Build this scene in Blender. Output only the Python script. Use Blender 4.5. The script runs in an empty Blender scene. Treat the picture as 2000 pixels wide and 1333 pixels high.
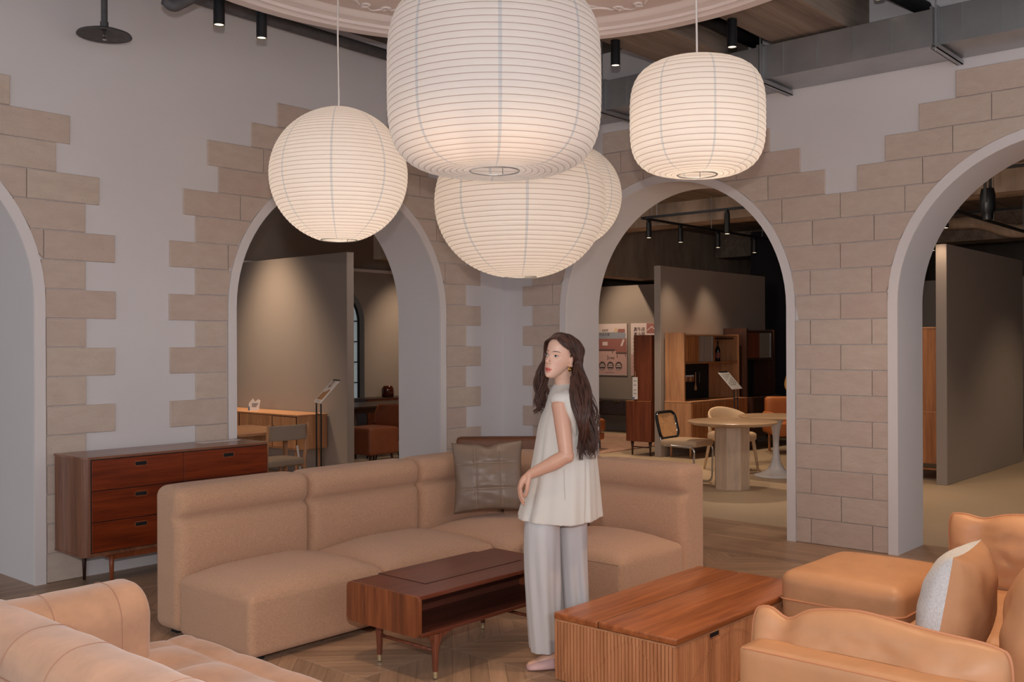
import bpy, bmesh, math, random
import numpy as np
from mathutils import Vector, Matrix, noise
random.seed(7); PI = math.pi; R = math.radians
C = bpy.context.scene.collection

# ---------------------------------------------------------------- camera
F = 1944.0; H = 1.6; HY = 676.0; A = R(41.5); ca, sa = math.cos(A), math.sin(A)
cam_d = bpy.data.cameras.new('camera'); cam_d.sensor_width = 36; cam_d.lens = F/2000*36
cam_d.shift_y = (HY-666.5)/2000; cam_d.clip_end = 200
cam = bpy.data.objects.new('camera', cam_d); C.objects.link(cam)
cam.location = (0, 0, H); cam.rotation_euler = (R(90), R(0.2), A-R(90))
bpy.context.scene.camera = cam
# measuring helpers: a pixel of the photograph to a point on a real plane of the place
def wd(Z, L): return (Z*ca+L*sa, Z*sa-L*ca)
def fl(px, py, z=0.0):
    Z = (H-z)*F/(py-HY); x, y = wd(Z, (px-1000)/F*Z); return (x, y)
def onx(px, X):                       # where the ray of column px meets the wall x = X
    k = (px-1000)/F; return X/(ca+k*sa)*(sa-k*ca)
def ony(px, Y):
    k = (px-1000)/F; return Y/(sa-k*ca)*(ca+k*sa)
def at(px, py, Z):
    x, y = wd(Z, (px-1000)/F*Z); return (x, y, H-(py-HY)/F*Z)

# ---------------------------------------------------------------- world, light, exposure
sc = bpy.context.scene
sc.view_settings.view_transform = 'Standard'; sc.view_settings.look = 'None'
sc.view_settings.gamma = 1; sc.view_settings.use_curve_mapping = False
sc.view_settings.exposure = 0.0
w = bpy.data.worlds.new('world'); sc.world = w; w.use_nodes = True
w.node_tree.nodes['Background'].inputs[0].default_value = (0.775, 0.79, 0.835, 1)
w.node_tree.nodes['Background'].inputs[1].default_value = 1.38
def light(kind, name, loc, energy, color, aim=None, size=0.1, spot=None, blend=0.6):
    d = bpy.data.lights.new(name, kind); d.energy = energy; d.color = color
    if kind == 'AREA': d.size = size; d.shape = 'DISK'
    else: d.shadow_soft_size = size
    if kind == 'SPOT': d.spot_size = R(spot or 60); d.spot_blend = blend
    o = bpy.data.objects.new(name, d); C.objects.link(o); o.location = loc
    if aim is not None:
        v = Vector(aim)-Vector(loc); o.rotation_euler = v.to_track_quat('-Z', 'Y').to_euler()
    return o
WARM = (1.0, 0.74, 0.50); WARM2 = (1.0, 0.66, 0.38)
# the photographer's flash, on top of the camera
light('SPOT', 'camera_flash', (0.0, 0.0, H+0.27), 270, (1.0, 0.96, 0.95), aim=(7.5*ca, 7.5*sa, H+0.6), size=0.035, spot=110, blend=0.7)
# ceiling spots over the seating (their cans hang above the frame)
for p, e, ss in (((3.4, 4.9, 4.2), 300, 80), ((2.0, 3.2, 3.7), 120, 80), ((4.6, 1.3, 4.2), 345, 80), ((6.35, 4.4, 4.2), 230, 85), ((6.3, 2.2, 3.9), 90, 90), ((1.4, 1.0, 4.2), 90, 90), ((4.3, 3.9, 3.7), 210, 95)):
    light('SPOT', 'ceiling_spot_light', p, e, (1.0, 0.66, 0.40), aim=(p[0], p[1], 0), size=0.05, spot=ss, blend=0.9)

# ---------------------------------------------------------------- materials
def lin(c): c /= 255.0; return c/12.92 if c <= 0.04045 else ((c+0.055)/1.055)**2.4
def S(r, g, b, k=1.0): return (min(lin(r)*k, 0.95), min(lin(g)*k, 0.95), min(lin(b)*k, 0.95), 1)
def nodes(name):
    m = bpy.data.materials.new(name); m.use_nodes = True; nt = m.node_tree
    return m, nt, nt.nodes['Principled BSDF']
def N(nt, t, **kw):
    n = nt.nodes.new(t)
    for k, v in kw.items():
        if k.startswith('i_'):
            key = k[2:]; key = int(key) if key.isdigit() else key.replace('_', ' ')
            n.inputs[key].default_value = v
        else: setattr(n, k, v)
    return n
def mathn(nt, op, a, b=None):
    n = nt.nodes.new('ShaderNodeMath'); n.operation = op
    for i, v in enumerate((a, b)):
        if v is None: continue
        if isinstance(v, (int, float)): n.inputs[i].default_value = v
        else: nt.links.new(v, n.inputs[i])
    return n.outputs[0]
def mixc(nt, fac, a, b, mode='MIX'):
    n = nt.nodes.new('ShaderNodeMix'); n.data_type = 'RGBA'; n.blend_type = mode
    for i, v in ((0, fac), (6, a), (7, b)):
        if isinstance(v, (int, float)): n.inputs[i].default_value = v
        elif isinstance(v, tuple): n.inputs[i].default_value = v
        else: nt.links.new(v, n.inputs[i])
    return n.outputs[2]
def coords(nt, scale=(1, 1, 1)):
    tc = nt.nodes.new('ShaderNodeTexCoord'); mp = nt.nodes.new('ShaderNodeMapping')
    nt.links.new(tc.outputs['Object'], mp.inputs[0]); mp.inputs['Scale'].default_value = scale
    return mp.outputs[0]
def plain(name, col, rough=0.5, metal=0.0, noise_amt=0.0, nscale=8, bump=0.0, bscale=60, bdist=0.002, sheen=0.0, coat=0.0, aniso=(1, 1, 1), detail=4):
    m, nt, b = nodes(name)
    b.inputs['Base Color'].default_value = col; b.inputs['Roughness'].default_value = rough; b.inputs['Metallic'].default_value = metal
    if sheen: b.inputs['Sheen Weight'].default_value = sheen
    if coat: b.inputs['Coat Weight'].default_value = coat; b.inputs['Coat Roughness'].default_value = 0.15
    v = coords(nt, aniso) if (noise_amt or bump) else None
    if noise_amt:
        n = N(nt, 'ShaderNodeTexNoise', i_Scale=nscale, i_Detail=detail, i_Roughness=0.6); nt.links.new(v, n.inputs['Vector'])
        dark = tuple(c*(1-noise_amt) for c in col[:3])+(1,); lite = tuple(min(c*(1+noise_amt), 1) for c in col[:3])+(1,)
        mr = N(nt, 'ShaderNodeMapRange'); mr.inputs[1].default_value = 0.3; mr.inputs[2].default_value = 0.7
        nt.links.new(n.outputs['Fac'], mr.inputs[0])
        nt.links.new(mixc(nt, mr.outputs[0], dark, lite), b.inputs['Base Color'])
    if bump:
        n = N(nt, 'ShaderNodeTexNoise', i_Scale=bscale, i_Detail=3); nt.links.new(v, n.inputs['Vector'])
        bp = N(nt, 'ShaderNodeBump', i_Strength=bump, i_Distance=bdist); nt.links.new(n.outputs['Fac'], bp.inputs['Height'])
        nt.links.new(bp.outputs[0], b.inputs['Normal'])
    return m
def wood(name, col, dark, axis='x', rough=0.35, scale=1.0, plank=0.0, plank_axis='y', streak=1.0, coat=0.0):
    """grain running along one axis of the object; plank > 0 gives boards of that width with tone steps"""
    m, nt, b = nodes(name)
    s = {'x': (0.8, 14, 14), 'y': (14, 0.8, 14), 'z': (14, 14, 0.8)}[axis]
    v = coords(nt, tuple(q*scale for q in s))
    n1 = N(nt, 'ShaderNodeTexNoise', i_Scale=1.6, i_Detail=5, i_Roughness=0.62, i_Distortion=0.6); nt.links.new(v, n1.inputs['Vector'])
    v2 = coords(nt, tuple(q*scale*5 for q in s))
    n2 = N(nt, 'ShaderNodeTexNoise', i_Scale=1.4, i_Detail=2); nt.links.new(v2, n2.inputs['Vector'])
    f = mathn(nt, 'ADD', mathn(nt, 'MULTIPLY', n1.outputs['Fac'], 0.75), mathn(nt, 'MULTIPLY', n2.outputs['Fac'], 0.25))
    mr = N(nt, 'ShaderNodeMapRange'); mr.inputs[1].default_value = 0.36; mr.inputs[2].default_value = 0.62; nt.links.new(f, mr.inputs[0])
    c = mixc(nt, mr.outputs[0], dark, col)
    if plank:
        sep = N(nt, 'ShaderNodeSeparateXYZ'); nt.links.new(coords(nt), sep.inputs[0])
        t = mathn(nt, 'DIVIDE', sep.outputs['XYZ'.index(plank_axis.upper())], plank)
        fl_ = mathn(nt, 'FLOOR', t)
        wn = N(nt, 'ShaderNodeTexWhiteNoise', noise_dimensions='1D'); nt.links.new(fl_, wn.inputs['W'])
        k = mathn(nt, 'ADD', mathn(nt, 'MULTIPLY', wn.outputs['Value'], 0.5*streak), 1-0.25*streak)
        hs = N(nt, 'ShaderNodeHueSaturation'); nt.links.new(k, hs.inputs['Value']); nt.links.new(c, hs.inputs['Color'])
        c = hs.outputs[0]
    nt.links.new(c, b.inputs['Base Color']); b.inputs['Roughness'].default_value = rough
    if coat: b.inputs['Coat Weight'].default_value = coat; b.inputs['Coat Roughness'].default_value = 0.2
    bp = N(nt, 'ShaderNodeBump', i_Strength=0.15, i_Distance=0.001); nt.links.new(n2.outputs['Fac'], bp.inputs['Height']); nt.links.new(bp.outputs[0], b.inputs['Normal'])
    return m
def emit(name, col, strength):
    m, nt, b = nodes(name); b.inputs['Base Color'].default_value = (0, 0, 0, 1)
    b.inputs['Emission Color'].default_value = col; b.inputs['Emission Strength'].default_value = strength; return m

M = {}
M['wall'] = plain('wall_paint', S(221, 217, 218), 0.85, noise_amt=0.02, nscale=1.5, bump=0.1, bscale=180)
M['trim'] = plain('trim_paint', S(229, 223, 222), 0.7)
M['partition'] = plain('partition_paint', S(150, 139, 132), 0.9, bump=0.08, bscale=150)
M['concrete'] = plain('bare_concrete', S(172, 152, 134), 0.9, noise_amt=0.45, nscale=1.3, bump=0.4, bscale=12, bdist=0.01, aniso=(1.6, 1.6, 0.45), detail=9)
M['concrete_dark'] = plain('dark_concrete', S(104, 92, 82), 0.9, noise_amt=0.3, nscale=1.0, bump=0.4, bscale=10, bdist=0.01, detail=8)
M['formwork'] = wood('formwork_concrete', S(150, 134, 120), S(118, 103, 91), 'x', 0.9, 0.35, 0.19, 'y', 0.5)
M['black_wall'] = plain('black_paint_wall', S(26, 27, 31), 0.8)
M['black'] = plain('black_metal', S(22, 24, 28), 0.4, 0.2)
M['black_matte'] = plain('black_matte', S(16, 16, 18), 0.8)
M['chrome'] = plain('chrome', S(220, 220, 222), 0.12, 1.0)
M['steel'] = plain('galvanised_steel', S(176, 178, 180), 0.36, 0.8, noise_amt=0.12, nscale=3, detail=8)
M['brass'] = plain('brass', S(214, 180, 120), 0.3, 1.0)
M['gold'] = plain('gold', S(230, 180, 90), 0.2, 1.0)
M['ferrule'] = plain('satin_ferrule', S(210, 196, 160), 0.35, 0.8)
M['pipe'] = plain('grey_pipe', S(84, 82, 84), 0.7, noise_amt=0.2, nscale=20)
M['white_cord'] = plain('white_cord', S(225, 220, 215), 0.5)
M['paper_white'] = plain('white_card', S(226, 222, 222), 0.6)
M['ink'] = plain('dark_ink', S(60, 55, 58), 0.7)
M['red_ink'] = plain('red_brown_ink', S(130, 70, 60), 0.7)
M['grey_floor'] = plain('polished_concrete_floor', S(186, 164, 138), 0.5, noise_amt=0.06, nscale=0.8, detail=6)
M['ceiling_plaster'] = plain('ceiling_plaster', S(226, 210, 204), 0.8)
M['plaster_orn'] = plain('ornament_plaster', S(236, 224, 220), 0.7)
M['boucle'] = plain('beige_boucle', S(202, 159, 128), 0.95, noise_amt=0.16, nscale=170, bump=0.9, bscale=210, bdist=0.006, sheen=0.25)
M['camel'] = plain('camel_leather', S(192, 143, 104), 0.5, noise_amt=0.09, nscale=5, bump=0.22, bscale=22, bdist=0.006, detail=6)
M['camel_pipe'] = plain('camel_piping', S(190, 132, 96), 0.5)
M['suede'] = plain('tan_suede', S(188, 146, 117), 0.9, noise_amt=0.17, nscale=6, bump=0.25, bscale=40, bdist=0.003, sheen=0.4, detail=6)
M['suede_seam'] = plain('tan_suede_seam', S(172, 128, 108), 0.9)
M['cloth_seam'] = plain('ivory_seam', S(176, 168, 156), 0.9)
M['taupe_leather'] = plain('taupe_leather', S(134, 114, 99), 0.38, noise_amt=0.10, nscale=6, bump=0.15, bscale=90, bdist=0.001)
M['taupe_seam'] = plain('taupe_seam', S(180, 156, 134), 0.6)
M['linen'] = plain('grey_linen', S(206, 208, 210), 0.9, noise_amt=0.16, nscale=150, bump=0.4, bscale=320, bdist=0.0015, aniso=(0.45, 1, 1), detail=6)
M['brown_leather'] = plain('brown_leather', S(118, 72, 44), 0.5, noise_amt=0.08)
M['orange_leather'] = plain('orange_leather', S(190, 112, 58), 0.5)
M['rust_leather'] = plain('rust_leather', S(142, 78, 48), 0.5, noise_amt=0.1)
M['side_front'] = wood('cherry_front', S(136, 54, 17), S(96, 33, 9), 'x', 0.35, 1.0, coat=0.3)
M['side_case'] = wood('cherry_case', S(140, 92, 66), S(104, 64, 46), 'z', 0.35, 1.0, coat=0.3)
M['side_top'] = wood('cherry_top', S(150, 100, 76), S(122, 76, 58), 'x', 0.3, 1.0, coat=0.3)
M['side_leg'] = wood('cherry_leg', S(160, 86, 50), S(116, 58, 32), 'z', 0.4)
M['walnut_top'] = wood('walnut_top', S(120, 60, 38), S(96, 45, 28), 'x', 0.3, 1.0, coat=0.3)
M['walnut_side'] = wood('walnut_side', S(146, 82, 46), S(96, 50, 28), 'z', 0.35, 1.0, 0.11, 'y', 0.5, coat=0.3)
M['walnut_in'] = wood('walnut_inside', S(104, 56, 42), S(72, 38, 28), 'x', 0.4)
M['walnut_leg'] = wood('walnut_leg', S(136, 76, 52), S(100, 52, 36), 'z', 0.35)
M['oak_top'] = wood('oak_top', S(176, 106, 60), S(134, 73, 38), 'x', 0.35, 0.9, 0.10, 'y', 0.45, coat=0.3)
M['oak_rib'] = wood('oak_ribs', S(204, 146, 104), S(166, 110, 74), 'z', 0.5, 1.0, 0.067, 'x', 0.35)
M['oak'] = wood('pale_oak', S(190, 140, 100), S(158, 110, 76), 'z', 0.5)
M['oak_h'] = wood('pale_oak_flat', S(206, 154, 112), S(178, 126, 90), 'x', 0.45)
M['oak_warm'] = wood('warm_oak', S(184, 122, 74), S(144, 88, 50), 'z', 0.5)
M['cherry_red'] = wood('red_brown_veneer', S(126, 66, 40), S(92, 44, 26), 'z', 0.4)
M['dark_wood'] = wood('dark_walnut', S(74, 46, 36), S(52, 31, 25), 'z', 0.4)
M['black_wood'] = wood('black_stained_wood', S(56, 46, 48), S(42, 34, 36), 'x', 0.5)
M['travertine'] = plain('travertine', S(206, 182, 158), 0.45, noise_amt=0.16, nscale=6, aniso=(3, 3, 0.5), detail=7)
M['trav_top'] = plain('travertine_top', S(200, 168, 136), 0.25, noise_amt=0.12, nscale=5, detail=7)
M['tulip'] = plain('white_lacquer', S(206, 204, 206), 0.3)
M['rug'] = plain('blush_rug', S(196, 158, 138), 0.95, noise_amt=0.15, nscale=5, bump=0.5, bscale=60)
M['bottle'] = plain('dark_glass', S(24, 20, 18), 0.1)
M['vase'] = plain('red_brown_glass', S(70, 28, 20), 0.12)
M['glass_door'] = None
m, nt, b = nodes('cabinet_glass'); b.inputs['Base Color'].default_value = S(200, 196, 190); b.inputs['Roughness'].default_value = 0.15; b.inputs['Alpha'].default_value = 0.28; M['cab_glass'] = m
m, nt, b = nodes('window_glass'); b.inputs['Base Color'].default_value = (0.16, 0.34, 0.37, 1); b.inputs['Roughness'].default_value = 0.08; b.inputs['Alpha'].default_value = 0.62; M['win_glass'] = m
M['lens'] = emit('lit_lens', (1.0, 0.78, 0.52, 1), 3.0)
M['cane'] = plain('woven_cane', S(214, 164, 116), 0.7, noise_amt=0.25, nscale=60, bump=0.6, bscale=120, bdist=0.003, aniso=(0.3, 0.3, 3))
M['boucle_pale'] = plain('pale_boucle', S(206, 178, 146), 0.95, noise_amt=0.12, nscale=120, bump=0.6, bscale=150)
M['cloth_white'] = plain('ivory_vest_cloth', S(217, 214, 207), 0.8, bump=0.15, bscale=300, bdist=0.0006, sheen=0.2)
M['pants'] = plain('off_white_trousers', S(198, 198, 200), 0.85, bump=0.12, bscale=260, bdist=0.0006, sheen=0.15)
M['slipper'] = plain('pink_rubber', S(214, 178, 178), 0.45)
# stone cladding: tone per block from the mesh's own colour attribute
m, nt, b = nodes('limestone_cladding')
at_ = N(nt, 'ShaderNodeAttribute', attribute_name='block'); v = coords(nt, (1, 1, 2.2))
n = N(nt, 'ShaderNodeTexNoise', i_Scale=7.0, i_Detail=8, i_Roughness=0.65); nt.links.new(v, n.inputs['Vector'])
n2 = N(nt, 'ShaderNodeTexNoise', i_Scale=55.0, i_Detail=4); nt.links.new(v, n2.inputs['Vector'])
c = mixc(nt, at_.outputs['Fac'], S(206, 186, 174), S(212, 196, 182))
mr = N(nt, 'ShaderNodeMapRange'); mr.inputs[1].default_value = 0.35; mr.inputs[2].default_value = 0.7; nt.links.new(n.outputs['Fac'], mr.inputs[0])
c = mixc(nt, mathn(nt, 'MULTIPLY', mr.outputs[0], 0.35), c, S(182, 158, 142))
mr2 = N(nt, 'ShaderNodeMapRange'); mr2.inputs[1].default_value = 0.66; mr2.inputs[2].default_value = 0.74; nt.links.new(n2.outputs['Fac'], mr2.inputs[0])
c = mixc(nt, mathn(nt, 'MULTIPLY', mr2.outputs[0], 0.35), c, S(130, 110, 98))
nt.links.new(c, b.inputs['Base Color']); b.inputs['Roughness'].default_value = 0.9
hh = mathn(nt, 'ADD', n.outputs['Fac'], mathn(nt, 'MULTIPLY', n2.outputs['Fac'], -0.35))
bp = N(nt, 'ShaderNodeBump', i_Strength=0.6, i_Distance=0.012); nt.links.new(hh, bp.inputs['Height']); nt.links.new(bp.outputs[0], b.inputs['Normal'])
M['stone'] = m
# parquet: square panels of diagonal boards turning at every panel, straight border boards by the walls
def parquet():
    m, nt, b = nodes('parquet')
    sep = N(nt, 'ShaderNodeSeparateXYZ'); nt.links.new(coords(nt), sep.inputs[0]); x, y = sep.outputs[0], sep.outputs[1]
    P = 0.62
    cx = mathn(nt, 'FLOOR', mathn(nt, 'DIVIDE', x, P)); cy = mathn(nt, 'FLOOR', mathn(nt, 'DIVIDE', y, P))
    par = mathn(nt, 'PINGPONG', mathn(nt, 'ADD', cx, cy), 1.0)
    sgn = mathn(nt, 'SUBTRACT', mathn(nt, 'MULTIPLY', par, 2.0), 1.0)
    ys = mathn(nt, 'MULTIPLY', y, sgn)
    u = mathn(nt, 'MULTIPLY', mathn(nt, 'ADD', x, ys), 0.7071); v = mathn(nt, 'MULTIPLY', mathn(nt, 'SUBTRACT', x, ys), 0.7071)
    # border: boards along y where x > 6.9, along x where y > 6.3
    bx = mathn(nt, 'GREATER_THAN', x, 6.85); by = mathn(nt, 'GREATER_THAN', y, 6.2)
    def sel(f, a, c_): return mathn(nt, 'ADD', mathn(nt, 'MULTIPLY', f, c_), mathn(nt, 'MULTIPLY', mathn(nt, 'SUBTRACT', 1.0, f), a))
    u = sel(by, u, y); v = sel(by, v, x); u = sel(bx, u, x); v = sel(bx, v, y)
    bw = mathn(nt, 'DIVIDE', u, 0.088); bi = mathn(nt, 'FLOOR', bw); bf = mathn(nt, 'FRACT', bw)
    comb = N(nt, 'ShaderNodeCombineXYZ'); nt.links.new(bi, comb.inputs[0]); nt.links.new(cx, comb.inputs[1]); nt.links.new(cy, comb.inputs[2])
    wn = N(nt, 'ShaderNodeTexWhiteNoise', noise_dimensions='3D'); nt.links.new(comb.outputs[0], wn.inputs['Vector'])
    g = N(nt, 'ShaderNodeCombineXYZ'); nt.links.new(mathn(nt, 'MULTIPLY', u, 34.0), g.inputs[0]); nt.links.new(mathn(nt, 'MULTIPLY', v, 2.4), g.inputs[1]); nt.links.new(mathn(nt, 'MULTIPLY', wn.outputs['Value'], 40.0), g.inputs[2])
    gn = N(nt, 'ShaderNodeTexNoise', i_Scale=1.0, i_Detail=5, i_Roughness=0.65, i_Distortion=0.5); nt.links.new(g.outputs[0], gn.inputs['Vector'])
    c = mixc(nt, gn.outputs['Fac'], S(134, 108, 86), S(212, 176, 146))
    hs = N(nt, 'ShaderNodeHueSaturation'); nt.links.new(c, hs.inputs['Color'])
    nt.links.new(mathn(nt, 'ADD', mathn(nt, 'MULTIPLY', wn.outputs['Value'], 0.34), 0.78), hs.inputs['Value'])
    c = hs.outputs[0]
    e1 = mathn(nt, 'LESS_THAN', bf, 0.035)
    c = mixc(nt, mathn(nt, 'MULTIPLY', e1, 0.6), c, S(92, 72, 58))
    # panel joints
    fx = mathn(nt, 'FRACT', mathn(nt, 'DIVIDE', x, P)); fy = mathn(nt, 'FRACT', mathn(nt, 'DIVIDE', y, P))
    inner = mathn(nt, 'MULTIPLY', mathn(nt, 'SUBTRACT', 1.0, bx), mathn(nt, 'SUBTRACT', 1.0, by))
    j = mathn(nt, 'MULTIPLY', mathn(nt, 'MAXIMUM', mathn(nt, 'LESS_THAN', fx, 0.006), mathn(nt, 'LESS_THAN', fy, 0.006)), inner)
    c = mixc(nt, mathn(nt, 'MULTIPLY', j, 0.55), c, S(210, 200, 190))
    nt.links.new(c, b.inputs['Base Color']); b.inputs['Roughness'].default_value = 0.42
    bp = N(nt, 'ShaderNodeBump', i_Strength=0.2, i_Distance=0.002); nt.links.new(mathn(nt, 'SUBTRACT', gn.outputs['Fac'], e1), bp.inputs['Height']); nt.links.new(bp.outputs[0], b.inputs['Normal'])
    return m
M['parquet'] = parquet()
# lantern paper: rib lines and pasted seams follow the sheet's own UVs
def paper(name, seams, tint):
    m, nt, b = nodes(name); out = nt.nodes['Material Output']
    uv = N(nt, 'ShaderNodeUVMap'); sep = N(nt, 'ShaderNodeSeparateXYZ'); nt.links.new(uv.outputs[0], sep.inputs[0])
    fr = mathn(nt, 'FRACT', sep.outputs[1]); d = mathn(nt, 'ABSOLUTE', mathn(nt, 'SUBTRACT', fr, 0.5))
    rib = mathn(nt, 'GREATER_THAN', d, 0.452)
    fs = mathn(nt, 'FRACT', mathn(nt, 'MULTIPLY', sep.outputs[0], seams)); ds = mathn(nt, 'ABSOLUTE', mathn(nt, 'SUBTRACT', fs, 0.5))
    seam = mathn(nt, 'LESS_THAN', ds, 0.020)
    nn = N(nt, 'ShaderNodeTexNoise', i_Scale=3.0, i_Detail=6); nt.links.new(coords(nt), nn.inputs['Vector'])
    base = mixc(nt, mathn(nt, 'MULTIPLY', nn.outputs['Fac'], 0.25), tint, S(214, 200, 190))
    c = mixc(nt, seam, base, S(208, 214, 218)); c = mixc(nt, mathn(nt, 'MULTIPLY', rib, 0.75), c, S(150, 120, 108))
    nt.links.new(c, b.inputs['Base Color']); b.inputs['Roughness'].default_value = 0.55
    tr = N(nt, 'ShaderNodeBsdfTranslucent'); ct = mixc(nt, seam, base, S(202, 208, 214)); ct = mixc(nt, mathn(nt, 'MULTIPLY', rib, 0.8), ct, S(128, 92, 78)); nt.links.new(ct, tr.inputs[0])
    wv = mathn(nt, 'ADD', mathn(nt, 'MULTIPLY', mathn(nt, 'SINE', mathn(nt, 'MULTIPLY', fr, PI)), 1.0), mathn(nt, 'MULTIPLY', nn.outputs['Fac'], 0.5))
    bp = N(nt, 'ShaderNodeBump', i_Strength=0.35, i_Distance=0.004); nt.links.new(wv, bp.inputs['Height'])
    nt.links.new(bp.outputs[0], b.inputs['Normal'])
    mx = N(nt, 'ShaderNodeMixShader', i_Fac=0.45); nt.links.new(b.outputs[0], mx.inputs[1]); nt.links.new(tr.outputs[0], mx.inputs[2]); nt.links.new(mx.outputs[0], out.inputs[0])
    return m
M['paper4'] = paper('lantern_paper', 8, S(236, 235, 234))

# ---------------------------------------------------------------- mesh helpers
def link(name, me, mat, parent=None, smooth=True, loc=None, rot=None):
    o = bpy.data.objects.new(name, me); C.objects.link(o)
    if mat is not None: me.materials.append(mat)
    if smooth:
        for p in me.polygons: p.use_smooth = True
    if parent: o.parent = parent
    if loc: o.location = loc
    if rot: o.rotation_euler = rot
    return o
def obj(name, bm, mat, parent=None, smooth=False, auto=None, **kw):
    bmesh.ops.recalc_face_normals(bm, faces=bm.faces)
    if auto is not None:
        for e in bm.edges:
            if len(e.link_faces) == 2 and e.calc_face_angle(0) > R(auto): e.smooth = False
        smooth = True
    me = bpy.data.meshes.new(name); bm.to_mesh(me); bm.free()
    return link(name, me, mat, parent, smooth, **kw)
def root(name, label, cat, loc=(0, 0, 0), rz=0, group=None):
    o = bpy.data.objects.new(name, None); C.objects.link(o); o.location = loc; o.rotation_euler = (0, 0, rz)
    o.empty_display_size = 0.1
    return tag(o, label, cat, group)
def tag(o, label=None, cat=None, group=None, kind=None):
    if label: o['label'] = label
    if cat: o['category'] = cat
    if group: o['group'] = group
    if kind: o['kind'] = kind
    return o
def struct(o): o['kind'] = 'structure'; return o
def box(bm, x0, x1, y0, y1, z0, z1, bev=0.0, seg=2):
    r = bmesh.ops.create_cube(bm, size=1.0); vs = r['verts']
    for v in vs:
        v.co = Vector(((x0+x1)/2+v.co.x*(x1-x0), (y0+y1)/2+v.co.y*(y1-y0), (z0+z1)/2+v.co.z*(z1-z0)))
    if bev:
        es = list({e for v in vs for e in v.link_edges})
        bmesh.ops.bevel(bm, geom=es, offset=bev, segments=seg, profile=0.5, affect='EDGES')
    return bm
def B(*a, **k): return box(bmesh.new(), *a, **k)
def tube(bm, pts, rad, n=10, closed=False, cap=True):
    pts = [Vector(p) for p in pts]; rs = rad if isinstance(rad, (list, tuple)) else [rad]*len(pts)
    rings = []; up = None; L = len(pts)
    for i, p in enumerate(pts):
        if closed: t = pts[(i+1) % L]-pts[i-1]
        else: t = pts[min(i+1, L-1)]-pts[max(i-1, 0)]
        if t.length < 1e-9: t = Vector((0, 0, 1))
        t.normalize()
        if up is None: up = t.orthogonal().normalized()
        up = (up-t*up.dot(t))
        up = up.normalized() if up.length > 1e-6 else t.orthogonal().normalized()
        s = t.cross(up)
        rings.append([bm.verts.new(p+(up*math.cos(2*PI*k/n)+s*math.sin(2*PI*k/n))*rs[i]) for k in range(n)])
    for i in range(L if closed else L-1):
        a, b_ = rings[i], rings[(i+1) % L]
        for k in range(n): bm.faces.new((a[k], a[(k+1) % n], b_[(k+1) % n], b_[k]))
    if cap and not closed:
        bm.faces.new(rings[0]); bm.faces.new(rings[-1])
    return bm
def T(*a, **k): return tube(bmesh.new(), *a, **k)
def arc_path(pts, r=0.04, n=6):
    """polyline with rounded corners"""
    pts = [Vector(p) for p in pts]; out = [pts[0]]
    for i in range(1, len(pts)-1):
        a, b_, c_ = pts[i-1], pts[i], pts[i+1]; u = (a-b_); v = (c_-b_); rr = min(r, u.length*0.49, v.length*0.49)
        p0 = b_+u.normalized()*rr; p1 = b_+v.normalized()*rr
        for k in range(n+1):
            t = k/n; out.append(p0*(1-t)**2+b_*2*t*(1-t)+p1*t*t)
    out.append(pts[-1]); return out
def lathe(bm, prof, n=48, cx=0, cy=0, cap=False):
    rings = []
    for r, z in prof: rings.append([bm.verts.new((cx+r*math.cos(2*PI*k/n), cy+r*math.sin(2*PI*k/n), z)) for k in range(n)])
    for i in range(len(prof)-1):
        for k in range(n): bm.faces.new((rings[i][k], rings[i][(k+1) % n], rings[i+1][(k+1) % n], rings[i+1][k]))
    if cap: bm.faces.new(rings[0]); bm.faces.new(rings[-1])
    return bm
def loft(bm, secs, cap=True):
    rings = [[bm.verts.new(p) for p in s] for s in secs]; n = len(rings[0])
    for i in range(len(rings)-1):
        for k in range(n): bm.faces.new((rings[i][k], rings[i][(k+1) % n], rings[i+1][(k+1) % n], rings[i+1][k]))
    if cap: bm.faces.new(rings[0]); bm.faces.new(rings[-1])
    return bm
def prism(bm, poly, axis, a, b_):
    """extrude a 2-D polygon along an axis from a to b_"""
    def P(p, t): return {'x': (t, p[0], p[1]), 'y': (p[0], t, p[1]), 'z': (p[0], p[1], t)}[axis]
    v0 = [bm.verts.new(P(p, a)) for p in poly]; v1 = [bm.verts.new(P(p, b_)) for p in poly]; n = len(poly)
    bm.faces.new(v0); bm.faces.new(v1)
    for i in range(n): bm.faces.new((v0[i], v0[(i+1) % n], v1[(i+1) % n], v1[i]))
    return bm
def soft(hx, hy, hz, r, n=14, puff=(0, 0, 0), f=None, center=(0, 0, 0), bm=None):
    """upholstered block: rounded box with crowned faces; f(Vector)->Vector for extra shaping"""
    bm = bm or bmesh.new(); t = bmesh.new()
    bmesh.ops.create_cube(t, size=2.0)
    bmesh.ops.subdivide_edges(t, edges=t.edges[:], cuts=n, use_grid_fill=True)
    h = Vector((hx, hy, hz)); cen = Vector(center)
    def warp(c): # denser near the edges
        return math.sin(c*PI/2)*0.55+c*0.45
    for v in t.verts:
        p = Vector((warp(v.co.x)*hx, warp(v.co.y)*hy, warp(v.co.z)*hz))
        q = Vector([max(-(h[i]-r), min(h[i]-r, p[i])) for i in range(3)]); d = p-q
        if d.length > 1e-9: p = q+d.normalized()*r
        u = [p[i]/h[i] for i in range(3)]
        for i in range(3):
            j, k = (i+1) % 3, (i+2) % 3
            if puff[i]: p[i] += puff[i]*u[i]*max(0, 1-abs(u[j])**2.6)*max(0, 1-abs(u[k])**2.6)
        if f: p = f(p)
        v.co = p+cen
    me = bpy.data.meshes.new('t'); t.to_mesh(me); t.free(); bm.from_mesh(me); bpy.data.meshes.remove(me)
    return bm
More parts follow.
